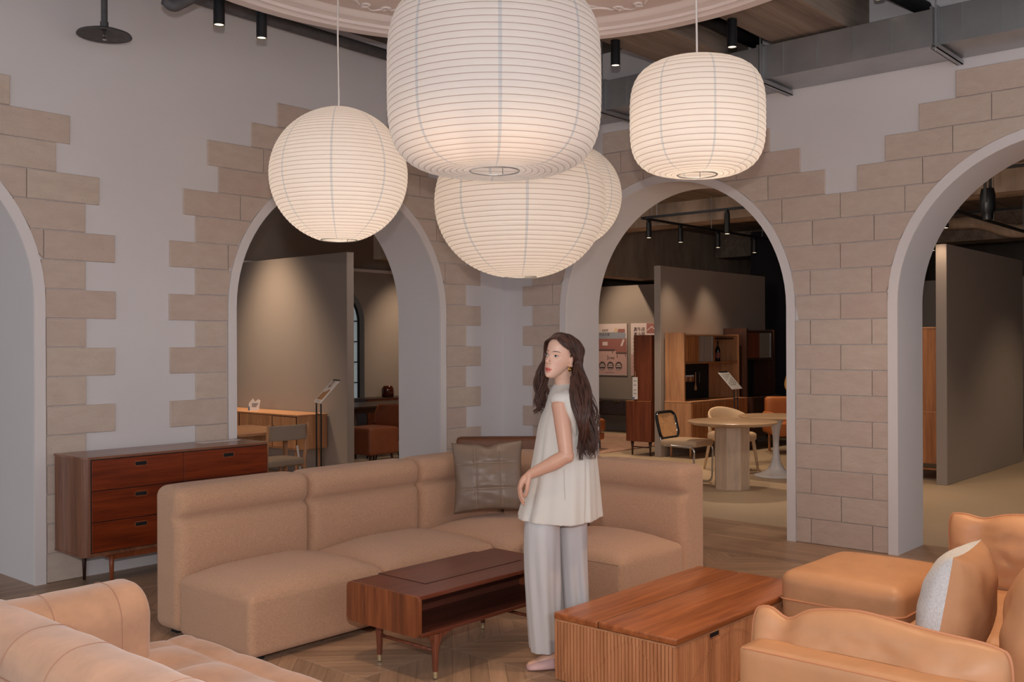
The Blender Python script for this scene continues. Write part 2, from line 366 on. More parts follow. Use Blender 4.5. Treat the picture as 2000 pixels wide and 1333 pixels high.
def pillow(w_, h_, th, n=26, bm=None, corner=0.10, f=None, sag=0.06):
    """scatter cushion in the xz plane, thickness along y, corners drawn out to points"""
    bm = bm or bmesh.new(); grids = []
    for s in (-1, 1):
        g = []
        for i in range(n+1):
            row = []
            for j in range(n+1):
                u = -1+2*i/n; v = -1+2*j/n
                e = (1-u*u)*(1-v*v); t_ = th/2*(max(e, 0)**0.42)
                x = u*w_/2*(1-corner*(1-v*v)*abs(u)**2*0.9); z = v*h_/2*(1-corner*(1-u*u)*abs(v)**2*0.9)
                wr = 0.008*noise.noise(Vector((u*2.5, v*2.5, s*3.1)))*min(1, e*3)
                p = Vector((x, s*t_+wr*s, z))
                if f: p = f(p, u, v, s)
                row.append(p)
            g.append(row)
        grids.append(g)
    vs = {}
    def V(s, i, j):
        if i in (0, n) or j in (0, n): s = 0
        if (s, i, j) not in vs: vs[(s, i, j)] = bm.verts.new(grids[s][i][j])
        return vs[(s, i, j)]
    for s in (0, 1):
        for i in range(n):
            for j in range(n):
                q = [V(s, i, j), V(s, i+1, j), V(s, i+1, j+1), V(s, i, j+1)]
                bm.faces.new(q if s else q[::-1])
    return bm
def text(name, body, size, mat, parent, loc, rot, align='CENTER', ext=0.0004):
    cu = bpy.data.curves.new(name, 'FONT'); cu.body = body; cu.size = size; cu.align_x = align; cu.align_y = 'CENTER'; cu.extrude = ext
    o = bpy.data.objects.new(name, cu); C.objects.link(o)
    dg = bpy.context.evaluated_depsgraph_get(); me = bpy.data.meshes.new_from_object(o.evaluated_get(dg))
    C.objects.unlink(o); bpy.data.objects.remove(o)
    me.materials.clear()
    return link(name, me, mat, parent, False, loc=loc, rot=rot)
# ================================================================ THE SETTING
YW, XW = 6.84, 7.60; CZ = 4.35; SPR = 1.91
def ash(a, c, Rr, spr):               # height of an arch opening at station a (None outside it)
    d = abs(a-c)
    return spr+math.sqrt(max(Rr*Rr-d*d, 0)) if d < Rr-1e-6 else None
def arch_wall(name, axis, p0, p1, a0, a1, top, arches, mat, ns=60):
    bm = bmesh.new()
    def P(a, z, t): return (a, t, z) if axis == 'x' else (t, a, z)
    def quad(*ps): bm.faces.new([bm.verts.new(p) for p in ps])
    edges = [a0]
    for c, r, s in arches: edges += [c-r, c+r]
    edges.append(a1)
    for i in range(0, len(edges), 2):          # solid piers
        x0, x1 = edges[i], edges[i+1]
        for t in (p0, p1): quad(P(x0, 0, t), P(x1, 0, t), P(x1, top, t), P(x0, top, t))
    for c, r, s in arches:
        pts = [(c-r*math.cos(PI*k/ns), s+r*math.sin(PI*k/ns)) for k in range(ns+1)]
        for k in range(ns):
            (xa, za), (xb, zb) = pts[k], pts[k+1]
            for t in (p0, p1): quad(P(xa, za, t), P(xb, zb, t), P(xb, top, t), P(xa, top, t))
            quad(P(xa, za, p0), P(xb, zb, p0), P(xb, zb, p1), P(xa, za, p1))
        for sx in (-1, 1): quad(P(c+sx*r, 0, p0), P(c+sx*r, s, p0), P(c+sx*r, s, p1), P(c+sx*r, 0, p1))
    quad(P(a0, top, p0), P(a1, top, p0), P(a1, top, p1), P(a0, top, p1))
    for a in (a0, a1): quad(P(a, 0, p0), P(a, top, p0), P(a, top, p1), P(a, 0, p1))
    bmesh.ops.remove_doubles(bm, verts=bm.verts, dist=1e-5)
    return struct(obj(name, bm, mat))
def arch_trim(name, axis, p0, p1, c, r, s, wd_=0.075, ns=40):
    bm = bmesh.new()
    def P(a, z, t): return (a, t, z) if axis == 'x' else (t, a, z)
    inn = [(c-r, 0)]+[(c-r*math.cos(PI*k/ns), s+r*math.sin(PI*k/ns)) for k in range(ns+1)]+[(c+r, 0)]
    R2 = r+wd_
    out = [(c-R2, 0)]+[(c-R2*math.cos(PI*k/ns), s+R2*math.sin(PI*k/ns)) for k in range(ns+1)]+[(c+R2, 0)]
    rings = [[bm.verts.new(P(a, z, t)) for a, z in q] for q, t in ((inn, p1), (inn, p0), (out, p0), (out, p1))]
    for i in range(3):
        for k in range(len(inn)-1): bm.faces.new((rings[i][k], rings[i][k+1], rings[i+1][k+1], rings[i+1][k]))
    return struct(obj(name, bm, M['trim'], auto=25))
AL = [(1.7545, 1.1225, SPR), (5.5585, 1.1225, SPR)]
AR = [(1.66, 1.15, SPR), (4.8615, 1.15, SPR)]
wall_left = arch_wall('wall_left', 'x', YW, YW+0.58, -3.0, XW, CZ, AL, M['wall'])
wall_right = arch_wall('wall_right', 'y', XW, XW+0.52, -2.6, YW+0.58, CZ, AR, M['wall'])
for i, (ax, p, (c, r, s)) in enumerate((('x', YW, AL[0]), ('x', YW, AL[1]), ('y', XW, AR[0]), ('y', XW, AR[1]))):
    arch_trim('trim_%d' % (i+1), ax, p-0.02, p+0.001, c, r-0.001, s)
# stone blocks around the arches: each course a list of (from, to) stations
def cladding(axis, pos, rows, arches, parent):
    bm = bmesh.new(); lay = bm.loops.layers.float_color.new('block'); G = 0.0025; rnd = random.Random(3)
    def P(a, z, t): return (a, t, z) if axis == 'x' else (t, a, z)
    for n_, a, b_ in rows:
        z0, z1 = n_*0.2+G, n_*0.2+0.2-G; a, b_ = min(a, b_)+G, max(a, b_)-G
        xs = sorted({a, b_}|{a+(b_-a)*k/24 for k in range(25)})
        def low(x):
            lo = z0
            for c, r, s in arches:
                rr = r+0.076
                if abs(x-c) < rr: lo = max(lo, s+math.sqrt(rr*rr-(x-c)**2))
            return lo
        # refine the ends where the arch cuts the block
        keep = [x for x in xs if low(x) < z1-0.004]
        if len(keep) < 2: continue
        fine = [x for x in [keep[0]-(b_-a)/24*k/6 for k in range(6, 0, -1)] if x >= a and low(x) < z1-0.004]+keep+[x for x in [keep[-1]+(b_-a)/24*k/6 for k in range(1, 7)] if x <= b_ and low(x) < z1-0.004]
        tt = pos-0.013-rnd.random()*0.004; col = rnd.random()
        j = lambda: (rnd.random()-0.5)*0.0016
        lo_ = [(x, low(x)+j()) for x in fine]; up = [(x, z1+j()) for x in reversed(fine)]
        poly = lo_+up; cx_ = sum(p[0] for p in poly)/len(poly); cz_ = (z0+z1)/2
        e = 0.004
        front = [bm.verts.new(P(p[0]+(e if p[0] < cx_ else -e)*(abs(p[0]-cx_) > (fine[-1]-fine[0])*0.47), p[1]+(e if p[1] < cz_ else -e), tt)) for p in poly]
        mid = [bm.verts.new(P(p[0], p[1], tt+0.004)) for p in poly]
        back = [bm.verts.new(P(p[0], p[1], pos-0.0005)) for p in poly]
        n = len(poly); fs = []; m_ = len(fine)
        for k in range(m_-1): fs.append(bm.faces.new((front[k], front[k+1], front[n-2-k], front[n-1-k])))
        for k in range(n):
            fs.append(bm.faces.new((front[k], front[(k+1) % n], mid[(k+1) % n], mid[k])))
            fs.append(bm.faces.new((mid[k], mid[(k+1) % n], back[(k+1) % n], back[k])))
        for f in fs:
            for l in f.loops: l[lay] = (col, col, col, 1)
    o = obj('stone_cladding', bm, M['stone'], parent); struct(o); return o
def quoins(c, edges, hidden=()):
    """edges: {course: (outer station offset, [joint offsets])}, mirrored about the arch centre"""
    rows = []
    for n_, (e, js) in edges.items():
        st = [e]+list(js)
        for sx in (-1, 1):
            cuts = [c+sx*q for q in st]+[c+sx*(0.0)] if n_ >= 15 else [c+sx*q for q in st]+[c+sx*0.35]
            for k in range(len(cuts)-1): rows.append((n_, cuts[k], cuts[k+1]))
    return rows
cL, cR = AL[1][0], AR[1][0]
def dx(px): return cL-ony(px, YW)
LE = {}
for n_ in range(0, 9): LE[n_] = (dx(330) if n_ % 2 else dx(380), [])
LE[9] = (dx(329), []); LE[10] = (dx(380), []); LE[11] = (dx(330), [dx(445)]); LE[12] = (dx(380.5), []); LE[13] = (dx(357), [dx(469)])
LE[14] = (dx(426), []); LE[15] = (dx(404.5), [dx(514), 0.2]); LE[16] = (dx(491), [0.5]); LE[17] = (dx(541.5), [0.25])
rowsL = quoins(cL, LE)+quoins(AL[0][0], LE)
cladding('x', YW, [(n_, a, b_) for n_, a, b_ in rowsL if max(a, b_) < XW and min(a, b_) > -2.9], AL, wall_left)
def dy(px): return onx(px, XW)
rowsR = []
ed = AR[1][0]-AR[1][1]-0.075; ed4 = AR[0][0]+AR[0][1]+0.075        # pier between the two arches
for n_ in range(0, 12):
    j = [dy(1643)] if n_ % 2 else [dy(1584), dy(1704)]
    st = [ed+0.32]+[ed]*0+j+[ed4-0.32]
    for k in range(len(st)-1): rowsR.append((n_, st[k], st[k+1]))
for n_, st in {12: [dy(1480), dy(1588.6), dy(1709), 2.2], 13: [4.4, dy(1529), dy(1643), dy(1769), 2.1], 14: [4.6, dy(1502), dy(1614)], 15: [AR[1][0], dy(1440), dy(1565.5)], 16: [AR[1][0], 4.35, dy(1506)], 17: [AR[1][0], dy(1440)]}.items():
    for k in range(len(st)-1): rowsR.append((n_, st[k], st[k+1]))
for n_, st in {14: [dy(1676), dy(1804), 2.0], 15: [dy(1730.5), dy(1863), AR[0][0]], 16: [dy(1797), dy(1939), AR[0][0]], 17: [dy(1869), AR[0][0]]}.items():
    for k in range(len(st)-1): rowsR.append((n_, st[k], st[k+1]))
# far side of the third arch and the unseen side of the fourth
RE = {}
for n_ in range(0, 12): RE[n_] = (1.71 if n_ % 2 == 0 else 1.58, [1.32] if n_ == 10 else [])
RE.update({12: (1.71, [1.3]), 13: (1.6, []), 14: (1.45, [0.95]), 15: (1.25, [0.75, 0.25]), 16: (0.98, [0.5]), 17: (0.71, [0.25])})
for (n_, a, b_) in quoins(AR[1][0], RE)+quoins(AR[0][0], RE):
    m_ = (a+b_)/2
    if m_ > AR[1][0] or m_ < AR[0][0]: rowsR.append((n_, a, b_))
cladding('y', XW, rowsR, AR, wall_right)
# floors
o = struct(obj('floor', B(-4, XW+0.54, -4, YW+0.6, -0.1, 0.0), M['parquet']))
bm = bmesh.new(); box(bm, XW+0.54, 24, -5, 16, -0.1, 0.0); box(bm, -4, XW+0.54, YW+0.6, 16, -0.1, 0.0)
struct(obj('floor_2', bm, M['grey_floor']))
# ceiling slab of the hall with its beams, lower slab over the showroom behind
bm = bmesh.new(); box(bm, -3.2, XW+0.54, -3.2, YW+0.6, CZ, CZ+0.2)
ceil = struct(obj('ceiling', bm, M['concrete_dark']))
for i, (y0, y1) in enumerate(((3.02, 3.62), (4.05, 4.58), (-0.4, 0.2))):
    bm = B(2.0 if i else -3, XW-0.01, y0, y1, 3.96, CZ); struct(obj('beam', bm, M['formwork'], ceil))
CB = 3.78
bm = bmesh.new(); box(bm, XW+0.54, 24, -5, 16, CB, CB+0.2); box(bm, -4, XW+0.54, YW+0.6, 16, CB, CB+0.2)
c2 = struct(obj('ceiling_2', bm, M['formwork']))
bm = B(9.0, 20, 10.1, 10.5, 2.8, CB); struct(obj('beam', bm, M['concrete'], c2))
# outer walls of the showroom
xr1, xr2 = ony(471, 13.0), ony(712, 13.0)
wins = [(xr1-0.62, 0.62, 2.0), (xr2-0.62, 0.62, 2.0)]
wb = arch_wall('wall_back', 'x', 13.0, 13.16, -4, 24, CB, sorted(wins), M['partition'])
for i, (c, r, s) in enumerate(sorted(wins)):
    fr = struct(bpy.data.objects.new('window_%d' % (i+1), None)); C.objects.link(fr); fr.location = (c, 13.10, 0)
    bm = bmesh.new()
    arcp = [(-r+0.05, 0, 0.0)]+[(-(r-0.05)*math.cos(PI*k/24), 0, s+(r-0.05)*math.sin(PI*k/24)) for k in range(25)]+[(r-0.05, 0, 0)]
    tube(bm, arcp, 0.022, 6)
    zz = 0.3
    while zz < s+r-0.1:
        hw = r-0.05 if zz < s else math.sqrt(max((r-0.05)**2-(zz-s)**2, 0))
        box(bm, -hw, hw, -0.012, 0.012, zz-0.01, zz+0.01); zz += 0.345
    for q in (-0.2, 0.2): box(bm, q-0.01, q+0.01, -0.012, 0.012, 0, s+math.sqrt((r-0.05)**2-q*q))
    g = obj('window_frame', bm, M['black'], fr); struct(g)
    bm = bmesh.new(); prism(bm, [(-r, 0.0)]+[(-r*math.cos(PI*k/24), s+r*math.sin(PI*k/24)) for k in range(25)]+[(r, 0.0)], 'y', 0.03, 0.035)
    struct(obj('window_glass', bm, M['win_glass'], fr))
struct(obj('trim_5', B(8.2, 14.0, 12.93, 13.0, 2.85, 2.90), M['trim']))
struct(obj('wall_end', B(20.5, 20.7, -5, 16, 0, CB), M['concrete_dark']))
struct(obj('wall_rear', B(XW+0.54, 20.5, -4.9, -4.7, 0, CB), M['concrete_dark']))
struct(obj('wall_poster', B(15.33, 15.5, 8.2, 13, 0, 2.72), M['partition']))
struct(obj('wall_black', B(16.5, 16.7, 6.5, onx(1467, 16.5), 0, 3.66), M['black_wall']))
# free-standing display partitions
def partition(x0, x1, y0, y1, label, h=2.74):
    o = obj('display_partition', B(x0, x1, y0, y1, 0, h, 0.004, 1), M['partition']); tag(o, label, 'partition wall')
    return o
partition(7.66, 7.77, 9.43, 12.6, 'tall greige display wall seen through the arch behind the dark sideboard')
partition(12.04, 15.2, 7.82, 7.93, 'tall greige display wall behind the oak hutch and the cane chair')
partition(11.70, 14.8, 3.78, 3.90, 'long greige display wall seen through the rightmost arch')
partition(17.6, 17.75, 3.2, 7.0, 'dim grey display wall far behind, seen past the long greige one', 2.7)
# ---------------------------------------------------------------- round plaster ceiling panel
DC = wd(5.22, (978-1000)/F*5.22); DR = 2.122; DZ = 3.82
t = root('round_ceiling_panel', 'large round plaster ceiling panel with moulded rim above the paper lanterns', 'ceiling panel', (DC[0], DC[1], DZ))
lathe_bm = lathe(bmesh.new(), [(DR-0.02, 0.125), (DR, 0.12), (DR, 0.02), (DR-0.015, 0.0), (DR-0.10, 0.0), (DR-0.115, 0.012), (DR-0.13, 0.018), (DR-0.15, 0.018), (DR-0.165, 0.035), (DR-0.20, 0.04), (DR-0.215, 0.05), (DR-0.235, 0.035), (DR-0.26, 0.04), (DR-0.28, 0.06), (DR-0.30, 0.066)], 128)
obj('rim_moulding', lathe_bm, M['plaster_orn'], t, auto=35)
bm = bmesh.new(); bmesh.ops.create_circle(bm, cap_ends=True, radius=DR-0.295, segments=128)
for v in bm.verts: v.co.z = 0.066
bm2 = bmesh.new(); lathe(bm2, [(DR-0.295, 0.067), (DR-0.295, 0.125), (0.001, 0.125)], 128)
obj('panel_field', bm, M['ceiling_plaster'], t); obj('panel_top', bm2, M['ceiling_plaster'], t)
# scroll ornament: a shell with leaves and two tapering C-scrolls, laid along the rim
def scroll(bm, pts, r0, r1):
    n = len(pts); tube(bm, pts, [r0+(r1-r0)*k/(n-1) for k in range(n)], 8)
def spiral(cx, cy, r0, r1, a0, a1, z=0.0, n=22):
    return [(cx+(r0+(r1-r0)*k/n)*math.cos(a0+(a1-a0)*k/n), cy+(r0+(r1-r0)*k/n)*math.sin(a0+(a1-a0)*k/n), z) for k in range(n+1)]
def ornament():
    bm = bmesh.new()   # x along the rim, y towards the centre, hanging below z = 0
    for sx in (-1, 1):
        def mx(p): return [(sx*x, y, z) for x, y, z in p]
        scroll(bm, mx(spiral(0.10, 0.02, 0.055, 0.012, PI*0.9, -PI*1.4)), 0.014, 0.006)
        scroll(bm, mx([(0.12+0.16*k/16, 0.055+0.03*math.sin(k/16*PI)-0.05*k/16, 0) for k in range(17)]), 0.013, 0.008)
        scroll(bm, mx(spiral(0.30, 0.03, 0.035, 0.008, -PI*0.5, PI*1.6)), 0.011, 0.006)
        for k in range(5):
            a = PI*(0.15+0.17*k); scroll(bm, mx([(0.02+0.01*q*math.cos(a), 0.0+0.014*q*math.sin(a), -0.002*q) for q in range(6)]), 0.010, 0.004)
        scroll(bm, mx([(0.30+0.10*k/10, 0.0+0.012*math.sin(k/10*2*PI), 0) for k in range(11)]), 0.010, 0.004)
        scroll(bm, mx([(0.05+0.14*k/12, 0.085+0.035*math.sin(k/12*PI), 0) for k in range(13)]), 0.009, 0.006)
    for v in bm.verts: v.co.z = v.co.z*0.7+0.004
    bmesh.ops.create_icosphere(bm, subdivisions=2, radius=0.022); return bm
orn0 = None
fa = math.atan2(sa, ca)
for k in range(12):
    a = fa+R(15)+k*R(30); p = (math.cos(a)*(DR-0.43), math.sin(a)*(DR-0.43), 0.056)
    if orn0 is None: orn0 = obj('scroll_ornament', ornament(), M['plaster_orn'], t, smooth=True); o = orn0
    else: o = orn0.copy(); C.objects.link(o)
    o.parent = t; o.location = p; o.rotation_euler = (0, 0, a+PI/2); o.scale = (1.2, 1.25, 1.2)
for a in (0.6, 2.6, 4.6): obj('hanger_rod', T([(1.6*math.cos(a), 1.6*math.sin(a), 0.1), (1.6*math.cos(a), 1.6*math.sin(a), CZ-DZ)], 0.006, 6), M['steel'], t)
# ---------------------------------------------------------------- paper lanterns
def profile(kind, Rr, hh, nribs, hole=0.12):
    """radius/height pairs from the lower ring up; s runs along the sheet"""
    pts = []
    K = 400
    for k in range(K+1):
        a = -PI/2+PI*k/K
        if kind == 'barrel': e = 0.52
        elif kind == 'drum': e = 0.56
        elif kind == 'bowl': e = 0.92
        else: e = 1.0
        c_, s_ = math.cos(a), math.sin(a)
        pts.append((Rr*max(c_, 0)**e, hh*math.copysign(abs(s_)**(e if kind in ('barrel', 'drum') else 1.0), s_)))
    if kind == 'barrel': pts = [(r, z+0.02*max(0, 1-abs(r-Rr*0.3)/(Rr*0.3))*(1 if z < 0 else -1)) for r, z in pts]
    return [p for p in pts if p[0] >= hole]
def lantern(name, label, kind, px, py, Z, Rr, hh, nribs, seams, power, mat='paper4', group=None, hole=0.11, cord=True):
    x, y, z = at(px, py, Z)
    t = root(name, label, 'lamp', (x, y, z), 0.4, group)
    pr = profile(kind, Rr, hh, nribs, hole)
    L = [0]
    for k in range(1, len(pr)): L.append(L[-1]+math.hypot(pr[k][0]-pr[k-1][0], pr[k][1]-pr[k-1][1]))
    tot = L[-1]; sub = 4; n = nribs*sub; NS = 72
    bm = bmesh.new(); uvl = bm.loops.layers.uv.new('UVMap'); rings = []; j = 0
    rnd = random.Random(px)
    for i in range(n+1):
        s_ = tot*i/n
        while j < len(L)-2 and L[j+1] < s_: j += 1
        f = (s_-L[j])/max(L[j+1]-L[j], 1e-9); r = pr[j][0]+(pr[j+1][0]-pr[j][0])*f; zz = pr[j][1]+(pr[j+1][1]-pr[j][1])*f
        dr = pr[j+1][0]-pr[j][0]; dz = pr[j+1][1]-pr[j][1]; l_ = math.hypot(dr, dz) or 1
        b_ = 0.0035*math.sin(PI*(i % sub)/sub)
        r += dz/l_*b_; zz -= dr/l_*b_
        rings.append([bm.verts.new((r*math.cos(2*PI*k/NS), r*math.sin(2*PI*k/NS), zz+0.0025*math.sin(2*PI*k/NS*2+i*0.02+px))) for k in range(NS)])
    for i in range(n):
        for k in range(NS):
            f = bm.faces.new((rings[i][k], rings[i][(k+1) % NS], rings[i+1][(k+1) % NS], rings[i+1][k]))
            for l, (u, v) in zip(f.loops, ((k, i), (k+1, i), (k+1, i+1), (k, i+1))): l[uvl].uv = (u/NS, v/sub+0.5 if False else v/sub)
    o = obj('paper_shade', bm, M['paper4'], t, smooth=True)
    bm = bmesh.new()
    for zz in (pr[0][1], pr[-1][1]): tube(bm, [(hole*math.cos(2*PI*k/32), hole*math.sin(2*PI*k/32), zz) for k in range(32)], 0.004, 6, closed=True)
    for a in (0, PI/2): tube(bm, [(hole*math.cos(a), hole*math.sin(a), pr[-1][1]), (-hole*math.cos(a), -hole*math.sin(a), pr[-1][1])], 0.0025, 5)
    tube(bm, [(hole, 0, pr[-1][1]), (hole*0.9, 0, 0), (hole, 0, pr[0][1])], 0.0025, 5); tube(bm, [(-hole, 0, pr[-1][1]), (-hole*0.9, 0, 0), (-hole, 0, pr[0][1])], 0.0025, 5)
    obj('wire_frame', bm, M['steel'], t, smooth=True)
    zt = (DZ+0.06 if Z < 7 else CZ)-z
    obj('cord', T([(0, 0, 0.06), (0.004, 0, zt*0.4), (-0.004, 0.002, zt*0.7), (0, 0, zt)], 0.0055, 8), M['white_cord'], t, smooth=True)
    bm = bmesh.new(); bmesh.ops.create_uvsphere(bm, u_segments=16, v_segments=10, radius=0.045)
    bu = obj('bulb', bm, M['bulb'], t, smooth=True); bu.location = (0, 0, 0.0)
    obj('socket', T([(0, 0, 0.045), (0, 0, 0.11)], 0.02, 10), M['white_cord'], t)
    l = light('POINT', 'lantern_light', (0, 0, -0.10), power, (1.0, 0.90, 0.82) if kind == 'barrel' else (1.0, 0.78, 0.58), size=0.07); l.parent = t
    return t
M['bulb'] = emit('lit_bulb', (1, 0.8, 0.6, 1), 4.0)
lantern('paper_lantern', 'largest paper lantern, a wide barrel hanging in the centre', 'barrel', 967, 161, 5.6, 0.598, 0.515, 46, 8, 5.5, hole=0.14)
lantern('paper_lantern', 'round paper lantern on the left, hanging on a white cord', 'sphere', 663, 342, 6.15, 0.421, 0.414, 42, 8, 6)
lantern('paper_lantern', 'drum shaped paper lantern on the right, hanging on a white cord', 'drum', 1363, 233, 5.6, 0.374, 0.318, 30, 8, 5.5)
lantern('paper_lantern', 'bowl shaped paper lantern hanging low beneath the largest one', 'bowl', 1017, 395, 6.85, 0.587, 0.523, 46, 8, 9)
lantern('paper_lantern', 'round paper lantern mostly hidden behind the low bowl shaped one', 'sphere', 1110, 384, 7.8, 0.418, 0.406, 40, 8, 5)
# ---------------------------------------------------------------- ceiling spots, sprinkler, duct and pipes
def can_spot(px, py, Z, diam, ln, label, lit=True, track_z=None, group=None, zc=None, energy=0, cat='spotlight'):
    x, y, z = at(px, py, Z)
    t = root('track_spotlight', label, cat, (x, y, z), 0, group)
    r = diam/2
    obj('body', lathe(bmesh.new(), [(r*0.86, 0.02), (r*0.86, 0.0), (r, 0.0), (r, ln), (r*0.3, ln+0.004), (0.001, ln+0.004)], 24), M['black'], t, auto=35)
    bm = bmesh.new(); bmesh.ops.create_circle(bm, cap_ends=True, radius=r*0.86, segments=24)
    for v in bm.verts: v.co.z = 0.006
    obj('lens', bm, M['lens'], t)
    obj('mount', B(-r*0.9, r*0.9, -0.018, 0.018, ln+0.004, ln+0.05), M['black'], t)
    zc = zc or CZ
    obj('stem', T([(0, 0, ln+0.05), (0, 0, zc-z)], 0.006, 6), M['black'], t)
    return t
can_spot(430, 47, 6.5, 0.073, 0.24, 'black can spotlight nearest the sprinkler dish')
can_spot(513, 73, 6.7, 0.070, 0.20, 'black can spotlight beside the left rim of the round ceiling panel')
can_spot(1204, 129, 7.7, 0.073, 0.20, 'black can spotlight above the air duct, left of the drum lantern')
can_spot(1432, 94, 7.2, 0.071, 0.20, 'black can spotlight above the drum lantern, under a concrete beam')
can_spot(1720, 1, 7.0, 0.075, 0.20, 'black can spotlight cut off by the top right edge')
x, y, z = at(206, 62, 6.7)
t = root('sprinkler', 'grey fire sprinkler under a wide round metal dish by the left wall', 'sprinkler', (x, y, z))
obj('dish', lathe(bmesh.new(), [(0.176, -0.016), (0.17, -0.006), (0.12, 0.012), (0.05, 0.024), (0.016, 0.028), (0.016, 0.022), (0.05, 0.016), (0.12, 0.004), (0.168, -0.012), (0.176, -0.018), (0.176, -0.016)], 48), M['pipe'], t, smooth=True)
bm = bmesh.new(); tube(bm, [(0, 0, 0.03), (0, 0, CZ-z-0.002)], 0.021, 14); tube(bm, [(0, 0, 0.03), (0, 0, 0.075)], 0.027, 14); obj('drop_pipe', bm, M['pipe'], t, auto=40)
obj('head', lathe(bmesh.new(), [(0.001, -0.045), (0.014, -0.045), (0.014, -0.041), (0.005, -0.04), (0.005, -0.02), (0.010, -0.015), (0.012, 0.02)], 16), M['chrome'], t, auto=40)
# galvanised duct on the right wall
t = root('air_duct', 'long galvanised steel air duct running along the right wall', 'air duct', (0, 0, 0))
obj('duct_body', B(7.12, 7.595, -1.5, YW-0.25, 3.68, 3.935, 0.003, 1), M['steel'], t)
for px in (1225, 1300, 1365, 1432, 1467, 1531, 1597, 1667, 1739, 1881, 1957, 2060): 
    yy = onx(px, 7.12); obj('standing_seam', B(7.112, 7.12, yy-0.004, yy+0.004, 3.69, 3.93), M['steel'], t)
bm = bmesh.new()
box(bm, 7.108, 7.125, -1.5, YW-0.25, 3.672, 3.69); obj('edge_bead', bm, M['steel'], t)
for px in (1180, 1487, 1827):
    yy = onx(px, 7.12); bm = bmesh.new(); box(bm, 7.095, 7.595, yy-0.03, yy-0.012, 3.66, 3.945); box(bm, 7.095, 7.595, yy+0.004, yy+0.022, 3.66, 3.945)
    obj('flange', bm, M['steel'], t)
    bm = bmesh.new(); box(bm, 7.02, 7.58, yy-0.05, yy-0.01, 3.63, 3.636); box(bm, 7.02, 7.58, yy-0.05, yy-0.044, 3.63, 3.665); box(bm, 7.02, 7.58, yy-0.016, yy-0.01, 3.63, 3.665)
    tube(bm, [(7.06, yy-0.03, 3.62), (7.06, yy-0.03, CZ)], 0.006, 6)
    obj('hanger_bracket', bm, M['steel'], t)
t = root('steel_pipe', 'grey steel pipe running under the ceiling along the left wall', 'pipe', (0, 0, 0))
obj('pipe_run', T([(3.0, 6.64, 4.20), (7.2, 6.64, 4.16)], 0.045, 16), M['pipe'], t, smooth=True)
for xx in (4.2, 5.9): bm = bmesh.new(); tube(bm, [(xx, 6.64, 4.2), (xx, 6.64, CZ)], 0.006, 6); tube(bm, [(xx-0.015, 6.64, 4.19), (xx+0.015, 6.64, 4.19)], 0.05, 16); obj('pipe_hanger', bm, M['pipe'], t)
o = obj('steel_pipe', T(arc_path([at(325, -2, 6.35), at(340, 12, 6.35), at(405, -20, 6.45), at(395, -120, 6.5)], 0.05), 0.036, 14), M['pipe'], smooth=True); tag(o, 'short dark pipe elbow at the top edge left of the can spotlights', 'pipe')
o = obj('black_pipe', T([(6.6, 3.97, 4.12), (7.59, 3.97, 4.12)], 0.05, 14), M['black_matte'], smooth=True); tag(o, 'thick black pipe between the ceiling beams, nearer the drum lantern', 'pipe')
o = obj('black_pipe', T([(6.6, 3.76, 4.16), (7.59, 3.76, 4.16)], 0.035, 14), M['black_matte'], smooth=True); tag(o, 'thinner black pipe between the ceiling beams, above the spotlight', 'pipe')
o = obj('black_pipe', T([(7.05, 2.74, 4.16), (7.59, 2.60, 4.10)], 0.055, 14), M['black_matte'], smooth=True); tag(o, 'black pipe running into the wall above the duct at top right', 'pipe')
o = obj('black_pipe', T([(6.7, 2.10, 4.16), (7.59, 2.22, 4.16)], 0.05, 14), M['black_matte'], smooth=True); tag(o, 'black pipe slanting up at the top right above the duct joint', 'pipe')
# ================================================================ BEIGE SECTIONAL SOFA
def empty_at(name, label, cat, x, y, z=0, rz=0, group=None): return root(name, label, cat, (x, y, z), rz, group)
t = root('sectional_sofa', 'beige boucle corner sofa with rolled headrests, running along both walls', 'sofa')
def back_block(cx, cy, hx, hy, z0, z1, front, gr=0.655):
    """backrest with a lower pad and a headrest roll on the side that faces the room"""
    cz, hz = (z0+z1)/2, (z1-z0)/2
    ax = 0 if front in ('+x', '-x') else 1; sg = -1 if front[0] == '-' else 1
    hh = (hx, hy)[ax]; ho = (hx, hy)[1-ax]
    def f(p):
        q = p.copy(); zz = p.z+cz; d = p[ax]*sg/hh          # 1 on the front
        w_ = max(0, (d-0.0))**0.8 if d > 0 else 0
        e = 1-abs(p[1-ax]/ho)**8
        g = math.exp(-((zz-gr)/0.020)**2)
        q[ax] += sg*w_*(-0.040*g + 0.022*math.exp(-((zz-0.745)/0.055)**2)*e + 0.022*math.exp(-((zz-0.50)/0.13)**2)*e)
        if p.z > hz*0.7: q.z += 0.012*(1-(p[ax]/hh)**2)*e
        return q
    return soft(hx, hy, hz, 0.055, n=44, f=f, center=(cx, cy, cz))
X0, X1, X2, X3, X4 = 2.85, 3.745, 4.665, 5.44, 5.71
Y0, Y1, YC, YE, YR = 4.27, 4.96, 4.15, 3.36, 5.22
g_ = 0.006
for a, b_ in ((X0, X1), (X1, X2), (X2, X4)):
    obj('backrest', back_block((a+b_)/2, (Y1+YR)/2, (b_-a)/2-g_/2, (YR-Y1)/2, 0.03, 0.82, '-y'), M['boucle'], t, smooth=True)
for a, b_ in ((YC-0.01, Y1-0.03), (YE, YC-0.01)):
    obj('backrest', back_block((X3+X4)/2, (a+b_)/2, (X4-X3)/2, (b_-a)/2-g_/2, 0.03, 0.82, '-x'), M['boucle'], t, smooth=True)
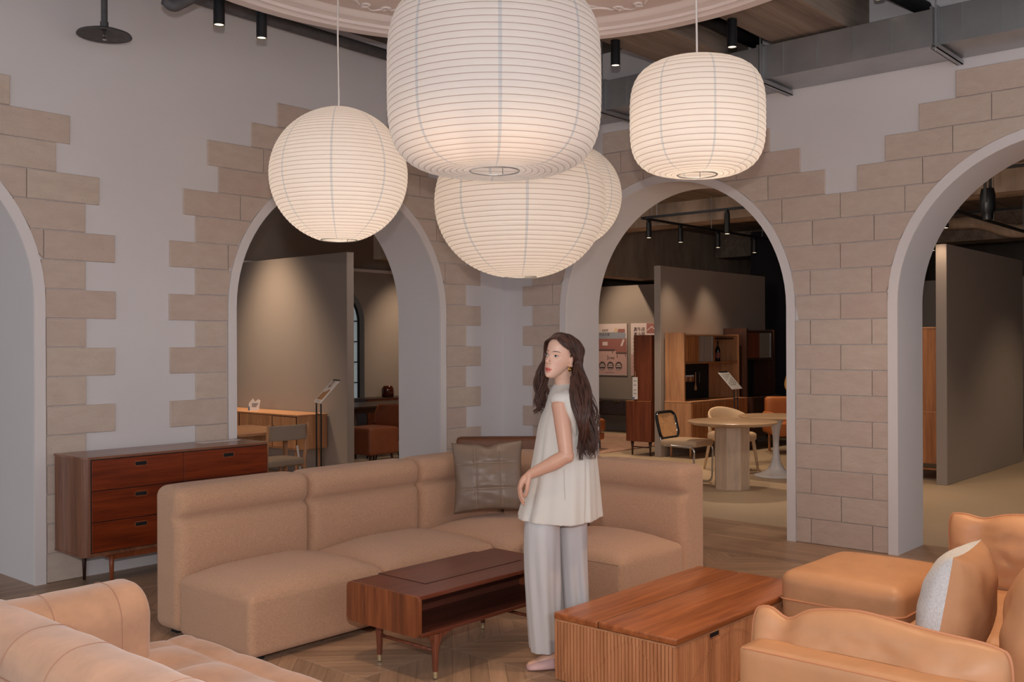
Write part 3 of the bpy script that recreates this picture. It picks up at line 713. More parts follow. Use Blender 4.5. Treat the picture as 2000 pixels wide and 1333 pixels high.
def seat_block(xa, xb, ya, yb):
    hx, hy = (xb-xa)/2-0.002, (yb-ya)/2-0.002; hz = 0.155
    def f(p):
        q = p.copy(); u, v = p.x/hx, p.y/hy
        if p.z > hz*0.4:
            k = (p.z/hz-0.4)/0.6
            q.z += 0.085*k*max(0, 1-abs(u)**3.2)**0.8*max(0, 1-abs(v)**3.2)**0.8
            q.z += 0.004*noise.noise(Vector((p.x*4+xa, p.y*4, 1)))
        return q
    return soft(hx, hy, hz, 0.035, n=36, f=f, center=((xa+xb)/2, (ya+yb)/2, 0.03+hz))
for a in ((X0, X1, Y0, Y1), (X1, X2, Y0, Y1), (X2, X3, YC, Y1), (X2+0.09, X3, YE, YC)):
    s = obj('seat', seat_block(*a), M['boucle'], t, smooth=True)
    xa, xb, ya, yb = a; r_ = 0.03
    bm = T(arc_path([(xa+0.03, ya+0.004, 0.312), (xb-0.03, ya+0.004, 0.312)], 0.02), 0.0022, 6) if a[1] < X3 else T([(xa+0.004, ya+0.03, 0.312), (xa+0.004, yb-0.03, 0.312)], 0.0022, 6)
    tube(bm, [(xa+0.004, ya+0.03, 0.312), (xa+0.004, yb-0.01, 0.312)], 0.0022, 6)
    obj('seam', bm, M['boucle'], s)
for x, y in ((X0+0.1, Y0+0.1), (X0+0.1, YR-0.1), (X1+0.1, Y0+0.1), (X2+0.2, YE+0.1), (X3-0.05, YE+0.1), (X4-0.1, YR-0.1), (X2-0.1, YR-0.1), (X4-0.08, YC)):
    obj('foot', B(x-0.03, x+0.03, y-0.03, y+0.03, 0, 0.04), M['black_matte'], t)
# scatter cushion on the corner seat
def place_rot(o, loc, rot): o.location = loc; o.rotation_euler = rot
x, y, z = at(953, 934, 6.9)
t = root('scatter_cushion', 'taupe leather cushion with stitched square panels on the beige sofa corner', 'cushion', (x, y, z+0.01))
t.rotation_euler = (R(-14), R(-2), A-R(90)+R(3))
def cf(p, u, v, s):
    d = 0
    for q in (-0.36, 0.36): d += math.exp(-((u-q)/0.035)**2)+math.exp(-((v-q)/0.035)**2)
    p.y -= s*0.007*d*(1-u**4)*(1-v**4)*1.0 if abs(u) < 0.97 and abs(v) < 0.97 else 0
    p.y += 0.006*noise.noise(Vector((u*3, v*5, s)))*(1-u*u)
    if v > 0.6: p.z -= 0.022*math.exp(-((u-0.02)/0.18)**2)*(v-0.6)/0.4
    return p
W_ = 0.50
cu = obj('cushion_cover', pillow(W_, 0.49, 0.17, n=60, corner=0.09, f=cf), M['taupe_leather'], t, smooth=True)
for i, q in enumerate((-0.36, 0.36)):
    for hv in (0, 1):
        pts = []
        for k in range(31):
            w2 = -0.93+1.86*k/30; u, v = (w2, q) if hv else (q, w2)
            e = (1-u*u)*(1-v*v); th = -0.17/2*e**0.42+0.004
            pts.append((u*W_/2*(1-0.09*(1-v*v)*abs(u)**2*0.9), th, v*0.245*(1-0.09*(1-u*u)*abs(v)**2*0.9)))
        obj('stitched_seam', T(pts, 0.0012, 5), M['taupe_seam'], cu)
# ================================================================ WALNUT COFFEE TABLE
t = root('coffee_table', 'dark walnut coffee table with open shelf, left of the woman', 'table', (3.20, 3.42, 0))
LX, LY, zb, zt = 1.08, 0.53, 0.225, 0.42
def rrect(y0, y1, z0, z1, r, n=6):
    out = []
    for cx_, cz_, a0 in ((y1-r, z1-r, 0), (y0+r, z1-r, 90), (y0+r, z0+r, 180), (y1-r, z0+r, 270)):
        for k in range(n+1):
            a = R(a0+90*k/n); out.append((cx_+r*math.cos(a), cz_+r*math.sin(a)))
    return out
outer = rrect(0, LY, zb, zt, 0.03)
# shelf case: outer skin open towards the woman (y = 0)
bm = bmesh.new()
def skin(y0, y1, z0, z1): box(bm, 0.018, LX-0.018, y0, y1, z0, z1, 0.004, 1)
skin(0.012, LY-0.02, zt-0.022, zt); skin(0.0, LY-0.02, zb, zb+0.02)
prism(bm, rrect(LY-0.05, LY, zb, zt, 0.024), 'x', 0.018, LX-0.018)
obj('case', bm, M['walnut_top'], t, auto=30)
for xa in (0.0, LX-0.02): obj('end_panel', prism(bmesh.new(), outer, 'x', xa, xa+0.02), M['walnut_side'], t, auto=30)
obj('shelf_back', B(0.02, LX-0.02, 0.30, 0.31, zb+0.02, zt-0.022), M['walnut_in'], t)
obj('shelf_floor', B(0.02, LX-0.02, 0.002, 0.30, zb+0.0202, zb+0.022), M['walnut_in'], t)
obj('lift_lid', B(0.21, 0.925, 0.175, LY-0.004, zt-0.004, zt+0.0025, 0.001, 1), M['walnut_top'], t)
bm = bmesh.new(); box(bm, 0.205, 0.93, 0.170, 0.175, zt-0.002, zt+0.0008); box(bm, 0.205, 0.21, 0.17, LY-0.004, zt-0.002, zt+0.0008); box(bm, 0.925, 0.93, 0.17, LY-0.004, zt-0.002, zt+0.0008)
obj('lid_gap', bm, M['black_matte'], t)
for lx in (0.135, 0.90):
    for ly in (0.03, 0.435):
        bm = bmesh.new(); tube(bm, [(lx, ly, zb-0.005), (lx, ly, 0.10), (lx, ly, 0.035)], [0.023, 0.016, 0.0125], 14)
        if ly < 0.1:   # shaped shoulder under the case
            prism(bm, [(lx-0.05, zb), (lx-0.045, zb-0.02), (lx-0.025, zb-0.03), (lx-0.016, zb-0.065), (lx+0.016, zb-0.065), (lx+0.03, zb-0.035), (lx+0.065, zb-0.018), (lx+0.13, zb)], 'y', ly-0.013, ly+0.013)
        l_ = obj('leg', bm, M['walnut_leg'], t, auto=40)
        obj('ferrule', T([(lx, ly, 0.036), (lx, ly, 0.004)], [0.0135, 0.012], 14), M['ferrule'], l_, auto=40)
        obj('foot_pad', T([(lx, ly, 0.0045), (lx, ly, 0)], 0.010, 12), M['black_matte'], l_)
    obj('stretcher', T([(lx, 0.03, 0.135), (lx, 0.435, 0.135)], 0.009, 10), M['walnut_leg'], t, smooth=True)
# ================================================================ OAK COFFEE TABLE
OX0, OX1, OY0, OY1, OZ = 3.70, 5.03, 2.33, 3.01, 0.29
t = root('coffee_table', 'low oak coffee table with ribbed sides and split top, right of the woman', 'table', (OX0, OY0, 0))
LX, LY = OX1-OX0, OY1-OY0
obj('core', B(0.015, LX-0.015, 0.015, LY-0.015, 0.0, OZ-0.004), M['oak_rib'], t)
obj('rim', B(0.003, LX-0.003, 0.003, LY-0.003, OZ-0.006, OZ+0.002), M['oak_h'], t)
def wave(a, L_):     # height of the carved wave line along a side of length L_
    return 0.14+0.12*math.sin((a/L_)*2*PI*1.1-0.9)
NR = 0.0194
notch = [(0.29, 0.40), (1.00, 1.11)]
def ribs(L_, along, face, flip=False):
    bm = bmesh.new(); n = round(L_/NR); w_ = L_/n
    for i in range(n):
        a = w_*(i+0.5); zt_ = OZ-0.006
        if along == 'x' and face == 0 and any(p < a < q for p, q in notch): zt_ -= 0.032
        wv = max(0.004, min(wave(a, L_), zt_-0.004))
        for z0, z1, d in ((0.004, wv, 0.0), (wv, zt_, -0.003)):
            sec = [(-w_/2+0.0012, 0.0), (-w_*0.36, -0.011+d), (w_*0.36, -0.011+d), (w_/2-0.0012, 0.0)]
            poly = [(a+u, (0.015+v) if not flip else (-0.015-v)) for u, v in sec]
            if along == 'x': prism(bm, [(p[0], face+p[1]) for p in poly], 'z', z0, z1)
            else: prism(bm, [(face+p[1], p[0]) for p in poly], 'z', z0, z1)
    return bm
obj('ribbed_panel', ribs(LY, 'y', 0), M['oak_rib'], t); obj('ribbed_panel', ribs(LX, 'x', 0), M['oak_rib'], t)
obj('ribbed_panel', ribs(LY, 'y', LX, True), M['oak_rib'], t); obj('ribbed_panel', ribs(LX, 'x', LY, True), M['oak_rib'], t)
for p, q in notch: obj('finger_notch', B(p+0.01, q-0.01, 0.0135, 0.016, OZ-0.032, OZ-0.007), M['black_matte'], t)
SP = 2.75-OY0
obj('top_gap', B(0.008, LX-0.008, SP-0.003, SP+0.006, OZ+0.002, OZ+0.030), M['black_matte'], t)
obj('fixed_top', B(-0.002, LX+0.002, SP+0.005, LY+0.002, OZ+0.002, OZ+0.034, 0.008, 3), M['oak_top'], t, auto=35)
bm = B(-0.006, LX+0.004, -0.006, SP-0.003, OZ+0.005, OZ+0.036, 0.009, 3); obj('lift_top', bm, M['oak_top'], t, auto=35)
# ================================================================ CAMEL LEATHER SOFA
t = root('leather_sofa', 'camel leather sofa with loose arm cushions at the right edge', 'sofa')
obj('arm', soft(0.075, 0.66, 0.24, 0.022, n=16, puff=(0.006, 0, 0.006), center=(3.115, 1.01, 0.34)), M['camel'], t, smooth=True)
bm = T([(3.046, 0.4, 0.572), (3.046, 1.655, 0.572)], 0.0035, 6); tube(bm, [(3.052, 1.664, 0.12), (3.052, 1.664, 0.565)], 0.0035, 6); obj('arm_seam', bm, M['camel_pipe'], t)
obj('arm', soft(0.075, 0.66, 0.24, 0.022, n=16, center=(5.44, 0.99, 0.34)), M['camel'], t, smooth=True)
obj('back_panel', soft(1.08, 0.08, 0.26, 0.03, n=16, center=(4.27, 0.43, 0.36)), M['camel'], t, smooth=True)
obj('seat_base', soft(1.07, 0.52, 0.09, 0.03, n=10, center=(4.27, 1.05, 0.17)), M['camel'], t, smooth=True)
def wr(a, s=1.0):
    def f(p):
        n1 = noise.noise(Vector((p.x*3+a, p.y*3, p.z*4)))*0.012*s
        n2 = noise.noise(Vector((p.x*9+a, p.y*9, p.z*7)))*0.004*s
        return p+Vector((n1, n1+n2, n1))
    return f
for xa, xb in ((3.21, 4.26), (4.28, 5.34)):
    s = obj('seat_cushion', soft((xb-xa)/2, 0.50, 0.085, 0.05, n=26, puff=(0.008, 0.008, 0.030), f=wr(xa, 0.5), center=((xa+xb)/2, 1.09, 0.318)), M['camel'], t, smooth=True)
for x, y in ((3.12, 1.55), (3.12, 0.5), (5.42, 1.55), (5.42, 0.5)): obj('foot', T([(x, y, 0), (x, y, 0.11)], 0.02, 12), M['black'], t, smooth=True)
def edge_loop(w_, h_, corner, f=None, n=40):
    out = []
    per = [(-1+2*k/n, -1) for k in range(n)]+[(1, -1+2*k/n) for k in range(n)]+[(1-2*k/n, 1) for k in range(n)]+[(-1, 1-2*k/n) for k in range(n)]
    for u, v in per:
        p = Vector((u*w_/2*(1-corner*(1-v*v)*abs(u)**2*0.9), 0, v*h_/2*(1-corner*(1-u*u)*abs(v)**2*0.9)))
        if f: p = f(p, u, v, 0)
        out.append(p)
    return out
def loose_cushion(name, parent, loc, rot, w_, h_, th, seed, wob=0.02, corner=0.05, mat='camel', mat2='camel_pipe', pl=True, dips=()):
    def f(p, u, v, s):
        if mat == 'camel': k_ = (u*v)**4; p.x *= 1-0.05*k_; p.z *= 1-0.13*k_
        for c_, ww, dp in dips:
            p.z -= dp*math.exp(-((u-c_)/ww)**2)*max(0, (v+0.2)/1.2)
            p.y *= 1-0.35*math.exp(-((u-c_)/ww)**2)
        p.z += wob*noise.noise(Vector((u*2.3+seed, seed*1.7, 0)))*max(0, v)
        p.y += (0.016*noise.noise(Vector((u*3+seed, v*3, s*2)))+0.007*noise.noise(Vector((u*9+seed, v*5, s*2))))*(1-u*u)*(1-v*v)
        cr = (1-u*u)*(1-v*v)
        p.y += s*0.006*math.sin(u*17+v*4+seed)*math.exp(-((abs(u)-0.6)/0.25)**2)*cr**0.3*(0.5+0.5*v)
        return p
    o = obj(name, pillow(w_, h_, th, n=48, corner=corner, f=f), M[mat], parent, smooth=True); place_rot(o, loc, rot)
    if pl: obj('piping', tube(bmesh.new(), edge_loop(w_, h_, corner, f), 0.0055, 8, closed=True), M[mat2], o, smooth=True)
    return o
loose_cushion('arm_cushion', t, (3.225, 1.285, 0.505), (R(5), 0, R(90)), 0.86, 0.37, 0.22, 1.3, corner=0.0, dips=((0.70, 0.13, 0.045), (0.1, 0.5, -0.012)))
loose_cushion('arm_cushion', t, (5.22, 1.245, 0.565), (R(-6), 0, R(90)), 0.86, 0.41, 0.24, 4.1, corner=0.0, dips=((0.62, 0.14, 0.012),))
loose_cushion('back_cushion', t, (3.80, 0.80, 0.67), (R(12), 0, 0), 0.98, 0.55, 0.40, 2.2)
loose_cushion('back_cushion', t, (4.80, 0.88, 0.67), (R(12), 0, 0), 0.98, 0.55, 0.44, 6.2)
# two-faced scatter cushion: grey linen towards the room, camel leather behind
t = root('scatter_cushion', 'plump cushion with grey linen front and camel leather back on the leather sofa', 'cushion', (3.70, 1.165, 0.662), R(8))
t.rotation_euler = (R(10), R(2), R(6))
base = pillow(0.49, 0.44, 0.24, n=44, corner=0.07)
base.faces.ensure_lookup_table()
half = len(base.faces)//2
me = bpy.data.meshes.new('cushion_cover'); base.to_mesh(me); base.free()
for side, nm, mt, lab in ((1, 'linen_face', 'linen', 'grey woven linen face'), (0, 'leather_face', 'camel', 'camel leather face')):
    b2 = bmesh.new(); b2.from_mesh(me); b2.faces.ensure_lookup_table()
    dl = [f for i, f in enumerate(b2.faces) if (i >= half) != bool(side)]
    bmesh.ops.delete(b2, geom=dl, context='FACES')
    o = obj(nm, b2, M[mt], t, smooth=True); o['label'] = lab
# ottoman
t = root('ottoman', 'camel leather ottoman with piped top beside the oak table', 'ottoman', (5.0, 2.0, 0))
obj('top_cushion', soft(0.365, 0.305, 0.13, 0.055, n=30, puff=(0.012, 0.008, 0.03), f=wr(3, 0.4), center=(-0.02, 0, 0.335)), M['camel'], t, smooth=True)
def rloop(hx, hy, r, z, n=8): return [(x_, y_, z) for x_, y_ in [( (p[0]), (p[1])) for p in rrect(-hx, hx, -hy, hy, r, n)]]
obj('piping', tube(bmesh.new(), [(x_-0.02, y_, z_) for x_, y_, z_ in rloop(0.374, 0.311, 0.06, 0.335)], 0.0055, 8, closed=True), M['camel_pipe'], t, smooth=True)
obj('base', soft(0.355, 0.298, 0.06, 0.04, n=10, puff=(0.01, 0.01, 0), center=(-0.02, 0, 0.150)), M['camel'], t, smooth=True)
for sx in (-1, 1):
    for sy in (-1, 1): obj('foot', T([(sx*0.28, sy*0.23, 0), (sx*0.28, sy*0.23, 0.10)], 0.018, 12), M['black'], t, smooth=True)
# ================================================================ TAN SUEDE SOFA
t = root('suede_sofa', 'tan suede sofa with low rolled back in the bottom left corner', 'sofa')
def roll2(cx, cy, hx, hy, z0, z1, axis, re=0.045):
    half, w_ = (hy, hx) if axis == 'y' else (hx, hy); secs = []
    ts = [0, 0.003, 0.01, 0.02, 0.032, re]+[re+(2*half-2*re)*k/40 for k in range(1, 40)]; ts += [2*half-q for q in (re, 0.032, 0.02, 0.01, 0.003, 0)]
    for t_ in ts:
        d = min(t_, 2*half-t_); i_ = re*(1-math.sqrt(max(0, 1-((re-d)/re)**2))) if d < re else 0
        hw_ = w_-i_; r = hw_*0.88; zt_ = z1-i_; sec = []
        for s_, a0 in ((-1, 180), (1, 90)):
            for q in range(13): a = R(a0-90*q/12); sec.append((s_*(hw_-r)+r*math.cos(a), zt_-r+r*math.sin(a)))
        for k in range(1, 9): sec.append((hw_, zt_-r-(zt_-r-z0)*k/8))
        for k in range(9): sec.append((-hw_, z0+(zt_-r-z0)*k/9))
        out = []
        for u, z in sec:
            nz = noise.noise(Vector((t_*5+cx, u*6, z*5)))*0.006+noise.noise(Vector((t_*14+cx, u*9, z*9)))*0.0025
            out.append((cx+u+nz, cy-hy+t_, z+nz*(z > z0+0.05)) if axis == 'y' else (cx-hx+t_, cy+u+nz, z+nz*(z > z0+0.05)))
        secs.append(out)
    return loft(bmesh.new(), secs)
def around(cx, hx, z0, z1):    # seam line over a roll, in the plane of the roll's section
    r = hx*0.88; out = [(cx-hx-0.001, z0)]
    for s_, a0 in ((-1, 180), (1, 90)):
        for q in range(13):
            a = R(a0-90*q/12); out.append((cx+s_*(hx-r)+(r+0.001)*math.cos(a), z1-r+(r+0.001)*math.sin(a)))
    out.append((cx+hx+0.001, z0)); return out
obj('backrest', roll2(1.40, 1.55, 0.14, 2.25, 0.06, 0.70, 'y'), M['suede'], t, smooth=True)
obj('arm', roll2(1.60, 3.65, 0.32, 0.145, 0.10, 0.705, 'x'), M['suede'], t, smooth=True)
for xx in (1.55, 1.79):
    obj('seam', T([(xx, y, z) for y, z in around(3.65, 0.147, 0.42, 0.707)], 0.0011, 5), M['suede_seam'], t)
for yy in (3.25, 2.95, 2.45):
    obj('seam', T([(x, yy, z) for x, z in around(1.40, 0.142, 0.50, 0.702)], 0.0011, 5), M['suede_seam'], t)
obj('seam', T([(1.259, y_, 0.575) for y_ in (-0.6, 1, 2, 3.62)], 0.002, 5), M['suede_seam'], t)
def tuft(p, cells=((0.32, 0.34))):
    return p
def seatf(p):
    q = p.copy()
    if p.z > 0:
        ux = (p.x+0.36)/0.30; uy = (p.y)/0.30
        a = abs(math.sin(PI*ux)); b_ = abs(math.sin(PI*uy))
        ed_ = max(0, 1-abs(p.x/0.36)**4)*max(0, 1-abs(p.y/2.2)**40); q.z += (0.040*(a*b_)**0.5-0.020)*min(1, p.z/0.1)*ed_
    return q
obj('seat', soft(0.36, 2.2, 0.18, 0.05, n=70, f=seatf, center=(1.86, 1.57, 0.235)), M['suede'], t, smooth=True)
obj('plinth', B(1.3, 2.15, -0.55, 3.72, 0.0, 0.07), M['black_matte'], t)
# ================================================================ CHERRY SIDEBOARD
SX0, SX1, SY0, SY1, SZ0, SZ1 = 3.0, 4.42, 6.375, 6.80, 0.235, 0.88
t = root('sideboard', 'glossy cherry wood sideboard with six drawers against the left wall', 'sideboard', (SX0, SY0, 0))
LX, LY = SX1-SX0, SY1-SY0
def case_plan(r=0.045, n=6):
    out = [(0, LY)]
    for k in range(n+1):
        a = R(180+90*k/n); out.append((r+r*math.cos(a), r+r*math.sin(a)))
    for k in range(n+1):
        a = R(270+90*k/n); out.append((LX-r+r*math.cos(a), r+r*math.sin(a)))
    out.append((LX, LY)); return out
pl = case_plan()
c_ = obj('case', prism(bmesh.new(), pl, 'z', SZ0, SZ1-0.014), M['side_case'], t, auto=30)
def grow(poly, d): cx_, cy_ = LX/2, LY/2; return [(p[0]+(d if p[0] > cx_ else -d), p[1]+(d if p[1] > cy_ and False else (-d if p[1] < cy_ else 0))) for p in poly]
obj('top', prism(bmesh.new(), grow(pl, 0.006), 'z', SZ1-0.014, SZ1), M['side_top'], t, auto=30)
obj('bottom_board', prism(bmesh.new(), grow(pl, 0.004), 'z', SZ0-0.01, SZ0), M['side_case'], t, auto=30)
obj('front_recess', B(0.045, LX-0.012, -0.002, 0.01, SZ0+0.012, SZ1-0.018), M['black_matte'], t)
xs_ = [0.048, LX/2+0.0, LX-0.016]; zs_ = [SZ0+0.014, SZ0+0.215, SZ0+0.42, SZ1-0.02]
for i in range(2):
    for k in range(3):
        x0, x1 = xs_[i]+0.002, xs_[i+1]-0.002; z0, z1 = zs_[k]+0.0025, zs_[k+1]-0.0025
        d = obj('drawer', B(x0, x1, -0.010, 0.008, z0, z1, 0.0015, 1), M['side_front'], t)
        xm = (x0+x1)/2+0.01; zm = z1-0.045
        hb = bmesh.new(); prism(hb, rrect(xm-0.042, xm+0.042, zm-0.0135, zm+0.0135, 0.0134, 6), 'y', -0.0125, -0.0098); h_ = obj('finger_pull', hb, M['black_matte'], d)
        hb = bmesh.new(); o1 = [hb.verts.new((p[0], -0.0135, p[1])) for p in rrect(xm-0.050, xm+0.050, zm-0.019, zm+0.019, 0.0185, 6)]; o2 = [hb.verts.new((p[0], -0.0135, p[1])) for p in rrect(xm-0.042, xm+0.042, zm-0.0125, zm+0.0125, 0.012, 6)]
        o3 = [hb.verts.new((v.co.x, -0.0100, v.co.z)) for v in o1]
        for q in range(len(o1)): hb.faces.new((o1[q], o1[(q+1) % len(o1)], o2[(q+1) % len(o1)], o2[q])); hb.faces.new((o1[q], o1[(q+1) % len(o1)], o3[(q+1) % len(o1)], o3[q]))
        obj('pull_rim', hb, M['side_leg'], d)
for x, y in ((0.21, 0.05), (0.175, 0.37), (LX-0.2, 0.05), (LX-0.175, 0.37)):
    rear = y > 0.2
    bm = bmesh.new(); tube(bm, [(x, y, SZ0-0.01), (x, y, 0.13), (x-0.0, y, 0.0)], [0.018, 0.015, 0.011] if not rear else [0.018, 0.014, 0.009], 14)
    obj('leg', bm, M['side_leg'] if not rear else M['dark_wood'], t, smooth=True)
obj('front_rail', B(0.21, LX-0.2, 0.04, 0.06, SZ0-0.055, SZ0-0.01), M['side_leg'], t)
obj('rear_rail', B(0.175, LX-0.175, 0.36, 0.38, SZ0-0.045, SZ0-0.01), M['side_leg'], t)
for x in (0.19, LX-0.19): obj('side_rail', B(x-0.01, x+0.01, 0.05, 0.37, SZ0-0.04, SZ0-0.01), M['side_leg'], t)
o = obj('paper_sheet', B(-0.17, 0.17, -0.055, 0.055, 0, 0.002), M['paper_white'], loc=(4.19, 6.70, SZ1+0.0005), rot=(0, 0, R(4))); tag(o, 'white price sheet lying on the cherry sideboard', 'paper')
# brown leather armchair in the corner behind the sofa
x, y = wd(8.75, (985-1000)/F*8.75)
t = root('leather_armchair', 'dark brown leather armchair half hidden behind the sofa corner', 'armchair', (x, y, 0), A-R(90))
obj('backrest', soft(0.44, 0.07, 0.22, 0.03, n=12, puff=(0, 0.01, 0.004), center=(0.03, -0.22, 0.60)), M['brown_leather'], t, smooth=True)
obj('seat', soft(0.40, 0.29, 0.09, 0.04, n=12, puff=(0, 0, 0.02), center=(0.03, 0.12, 0.36)), M['brown_leather'], t, smooth=True)
for sx in (-1, 1): obj('arm', soft(0.05, 0.33, 0.14, 0.03, n=10, center=(0.03+sx*0.40, 0.10, 0.44)), M['brown_leather'], t, smooth=True)
for sx in (-1, 1):
    for sy in (-1, 1): obj('leg', T([(0.03+sx*0.36, 0.08+sy*0.26, 0.28), (0.03+sx*0.38, 0.08+sy*0.28, 0)], [0.02, 0.013], 10), M['dark_wood'], t, smooth=True)
# ================================================================ THROUGH THE ARCH ON THE LEFT
RZ = A-R(90)                      # turning an object by RZ makes its x axis run to the right of the picture
t = root('sideboard', 'long pale oak sideboard with slatted doors against the display wall', 'sideboard', (7.21, 9.80, 0))
LX, LY = 0.44, 2.0
obj('case', B(0, LX, 0, LY, 0.36, 0.765, 0.006, 2), M['oak'], t); obj('top', B(-0.006, LX, -0.006, LY, 0.765, 0.78, 0.003, 1), M['oak_h'], t)
d = obj('recess', B(-0.002, 0.01, 0.02, LY-0.02, 0.375, 0.755), M['dark_wood'], t)
for k in range(3): obj('drawer', B(-0.008, 0.004, 0.03, 0.50, 0.38+0.125*k, 0.497+0.125*k), M['oak'], t)
for q in range(2):
    bm = bmesh.new()
    for k in range(22): y = 0.52+q*0.72+k*0.0315; box(bm, -0.010, 0.004, y, y+0.024, 0.38, 0.752)
    obj('slatted_door', bm, M['oak'], t)
for x in (0.05, LX-0.05):
    for y in (0.1, LY-0.1): obj('leg', T([(x, y, 0.36), (x, y, 0)], [0.02, 0.013], 10), M['oak'], t, smooth=True)
x, y, z = at(490, 802, 12.6)
t = root('price_card', 'white folded card with blue figure standing on the pale oak sideboard', 'card', (7.40, 10.95, 0.78), RZ)
bm = bmesh.new(); prism(bm, [(-0.10, 0), (-0.085, 0.10), (-0.035, 0.155), (-0.01, 0.11), (0.03, 0.145), (0.06, 0.13), (0.04, 0)], 'y', -0.004, 0.004); obj('card', bm, M['paper_white'], t)
M['blue_ink'] = plain('blue_ink', S(80, 110, 150), 0.7)
obj('printed_figure', prism(bmesh.new(), [(-0.10, 0.0), (-0.075, 0.0), (-0.08, 0.06), (-0.092, 0.05)], 'y', -0.006, -0.0045), M['blue_ink'], t)
for k in range(3): obj('printed_line', B(-0.05, 0.03-0.01*k, -0.0055, -0.0045, 0.085-0.018*k, 0.092-0.018*k), M['ink'], t)
# oak dining table and its chair
t = root('dining_table', 'light oak dining table near the left arch with a price sheet on it', 'table', (0, 0, 0))
pl = rrect(4.5, 6.28, 8.44, 9.42, 0.06)
obj('tabletop', prism(bmesh.new(), pl, 'z', 0.715, 0.742), M['oak_h'], t, auto=30)
for x in (4.62, 6.14):
    for y in (8.56, 9.30): obj('leg', T([(x, y, 0.715), (x, y, 0)], [0.028, 0.018], 12), M['oak'], t, smooth=True)
bm = bmesh.new(); box(bm, 4.62, 6.14, 8.55, 8.575, 0.65, 0.715); box(bm, 4.62, 6.14, 9.285, 9.31, 0.65, 0.715); obj('apron', bm, M['oak'], t)
o = obj('paper_sheet', B(-0.15, 0.15, -0.105, 0.105, 0, 0.002), M['paper_white'], loc=(5.62, 9.05, 0.7425), rot=(0, 0, 0.2)); tag(o, 'white price sheet lying on the light oak dining table', 'paper')
def frame_chair(loc, rz, label):
    t = root('dining_chair', label, 'chair', loc, rz)           # faces +y
    M.setdefault('stone_cloth', plain('grey_brown_cloth', S(150, 132, 116), 0.95, bump=0.4, bscale=180))
    for sx in (-1, 1):
        obj('rear_leg', T([(sx*0.235, -0.245, 0.84), (sx*0.225, -0.19, 0.45), (sx*0.235, -0.235, 0)], [0.014, 0.019, 0.014], 10), M['oak'], t, smooth=True)
        obj('front_leg', T([(sx*0.215, 0.20, 0.44), (sx*0.225, 0.215, 0)], [0.018, 0.014], 10), M['oak'], t, smooth=True)
        obj('side_rail', T([(sx*0.22, -0.2, 0.41), (sx*0.215, 0.2, 0.42)], 0.014, 8), M['oak'], t, smooth=True)
    obj('front_rail', T([(-0.215, 0.2, 0.41), (0.215, 0.2, 0.41)], 0.014, 8), M['oak'], t, smooth=True)
    obj('seat', soft(0.225, 0.215, 0.035, 0.03, n=12, puff=(0, 0, 0.015), center=(0, 0, 0.455)), M['stone_cloth'], t, smooth=True)
    def f(p): q = p.copy(); q.y -= 0.05*(1-(p.x/0.225)**2); return q
    obj('backrest', soft(0.225, 0.012, 0.075, 0.011, n=14, f=f, center=(0, -0.222, 0.755)), M['stone_cloth'], t, smooth=True)
    tg = obj('price_tag', B(0.20, 0.203, -0.28, -0.25, 0.35, 0.62), M['paper_white'], t); tg.rotation_euler = (R(-12), 0, 0); tg.location = (0.02, 0.05, -0.06)
    return t
frame_chair((5.86, 8.36, 0), 0, 'oak framed dining chair with grey brown cloth, at the light oak table')
def shell_chair(name, label, loc, rz, mat, legs='black'):
    t = root(name, label, 'chair', loc, rz)                     # faces +y
    bm = bmesh.new(); nu, nv = 16, 22; g = []
    prof = [(0.22, 0.435), (0.12, 0.43), (0.0, 0.425), (-0.12, 0.43), (-0.19, 0.47), (-0.225, 0.56), (-0.25, 0.68), (-0.275, 0.80)]
    for j in range(nv+1):
        s = j/nv*(len(prof)-1); k = min(int(s), len(prof)-2); f = s-k; y = prof[k][0]*(1-f)+prof[k+1][0]*f; z = prof[k][1]*(1-f)+prof[k+1][1]*f
        hw = 0.215+0.035*math.sin(j/nv*PI) if j < nv*0.9 else 0.215-0.03*((j-nv*0.9)/(nv*0.1))
        row = []
        for i in range(nu+1):
            u = -1+2*i/nu; lift = 0.10*abs(u)**3*math.sin(min(1, j/nv*1.2)*PI)
            row.append(bm.verts.new((u*hw, y+(0.10*abs(u)**2.5 if j > nv*0.5 else 0)*min(1, (j/nv-0.5)*2) if j > nv*0.5 else y, z+lift)))
        g.append(row)
    for j in range(nv):
        for i in range(nu): bm.faces.new((g[j][i], g[j][i+1], g[j+1][i+1], g[j+1][i]))
    r_ = bmesh.ops.solidify(bm, geom=bm.faces[:], thickness=0.022)
    obj('shell', bm, mat, t, smooth=True)
    for sx in (-1, 1):
        for sy in (-1, 1): obj('leg', T([(sx*0.09, sy*0.08-0.0, 0.42), (sx*0.24, sy*0.22, 0)], 0.011, 8), M['black'], t, smooth=True)
    return t
shell_chair('shell_chair', 'rust brown leather shell chair with black splayed legs at the dark dining table', (9.38, 10.66, 0), R(-25), M['rust_leather'])
shell_chair('shell_chair', 'black shell chair tucked under the light oak dining table', (5.25, 8.56, 0), R(0), M['black_matte'])
t = root('pouf', 'dark brown leather seat cube on short legs beside the rust shell chair', 'pouf', (8.72, 10.22, 0), 0)
obj('seat_body', soft(0.26, 0.26, 0.18, 0.04, n=10, center=(0, 0, 0.35)), M['rust_leather'], t, smooth=True)
for sx in (-1, 1):
    for sy in (-1, 1): obj('leg', T([(sx*0.18, sy*0.18, 0.19), (sx*0.2, sy*0.2, 0)], [0.018, 0.012], 8), M['dark_wood'], t, smooth=True)
t = root('dining_table', 'dark walnut dining table beyond the rust leather shell chair', 'table')
obj('tabletop', prism(bmesh.new(), rrect(9.0, 10.9, 10.95, 11.9, 0.04), 'z', 0.715, 0.742), M['dark_wood'], t, auto=30)
obj('apron', B(9.12, 10.78, 11.05, 11.8, 0.64, 0.715), M['dark_wood'], t)
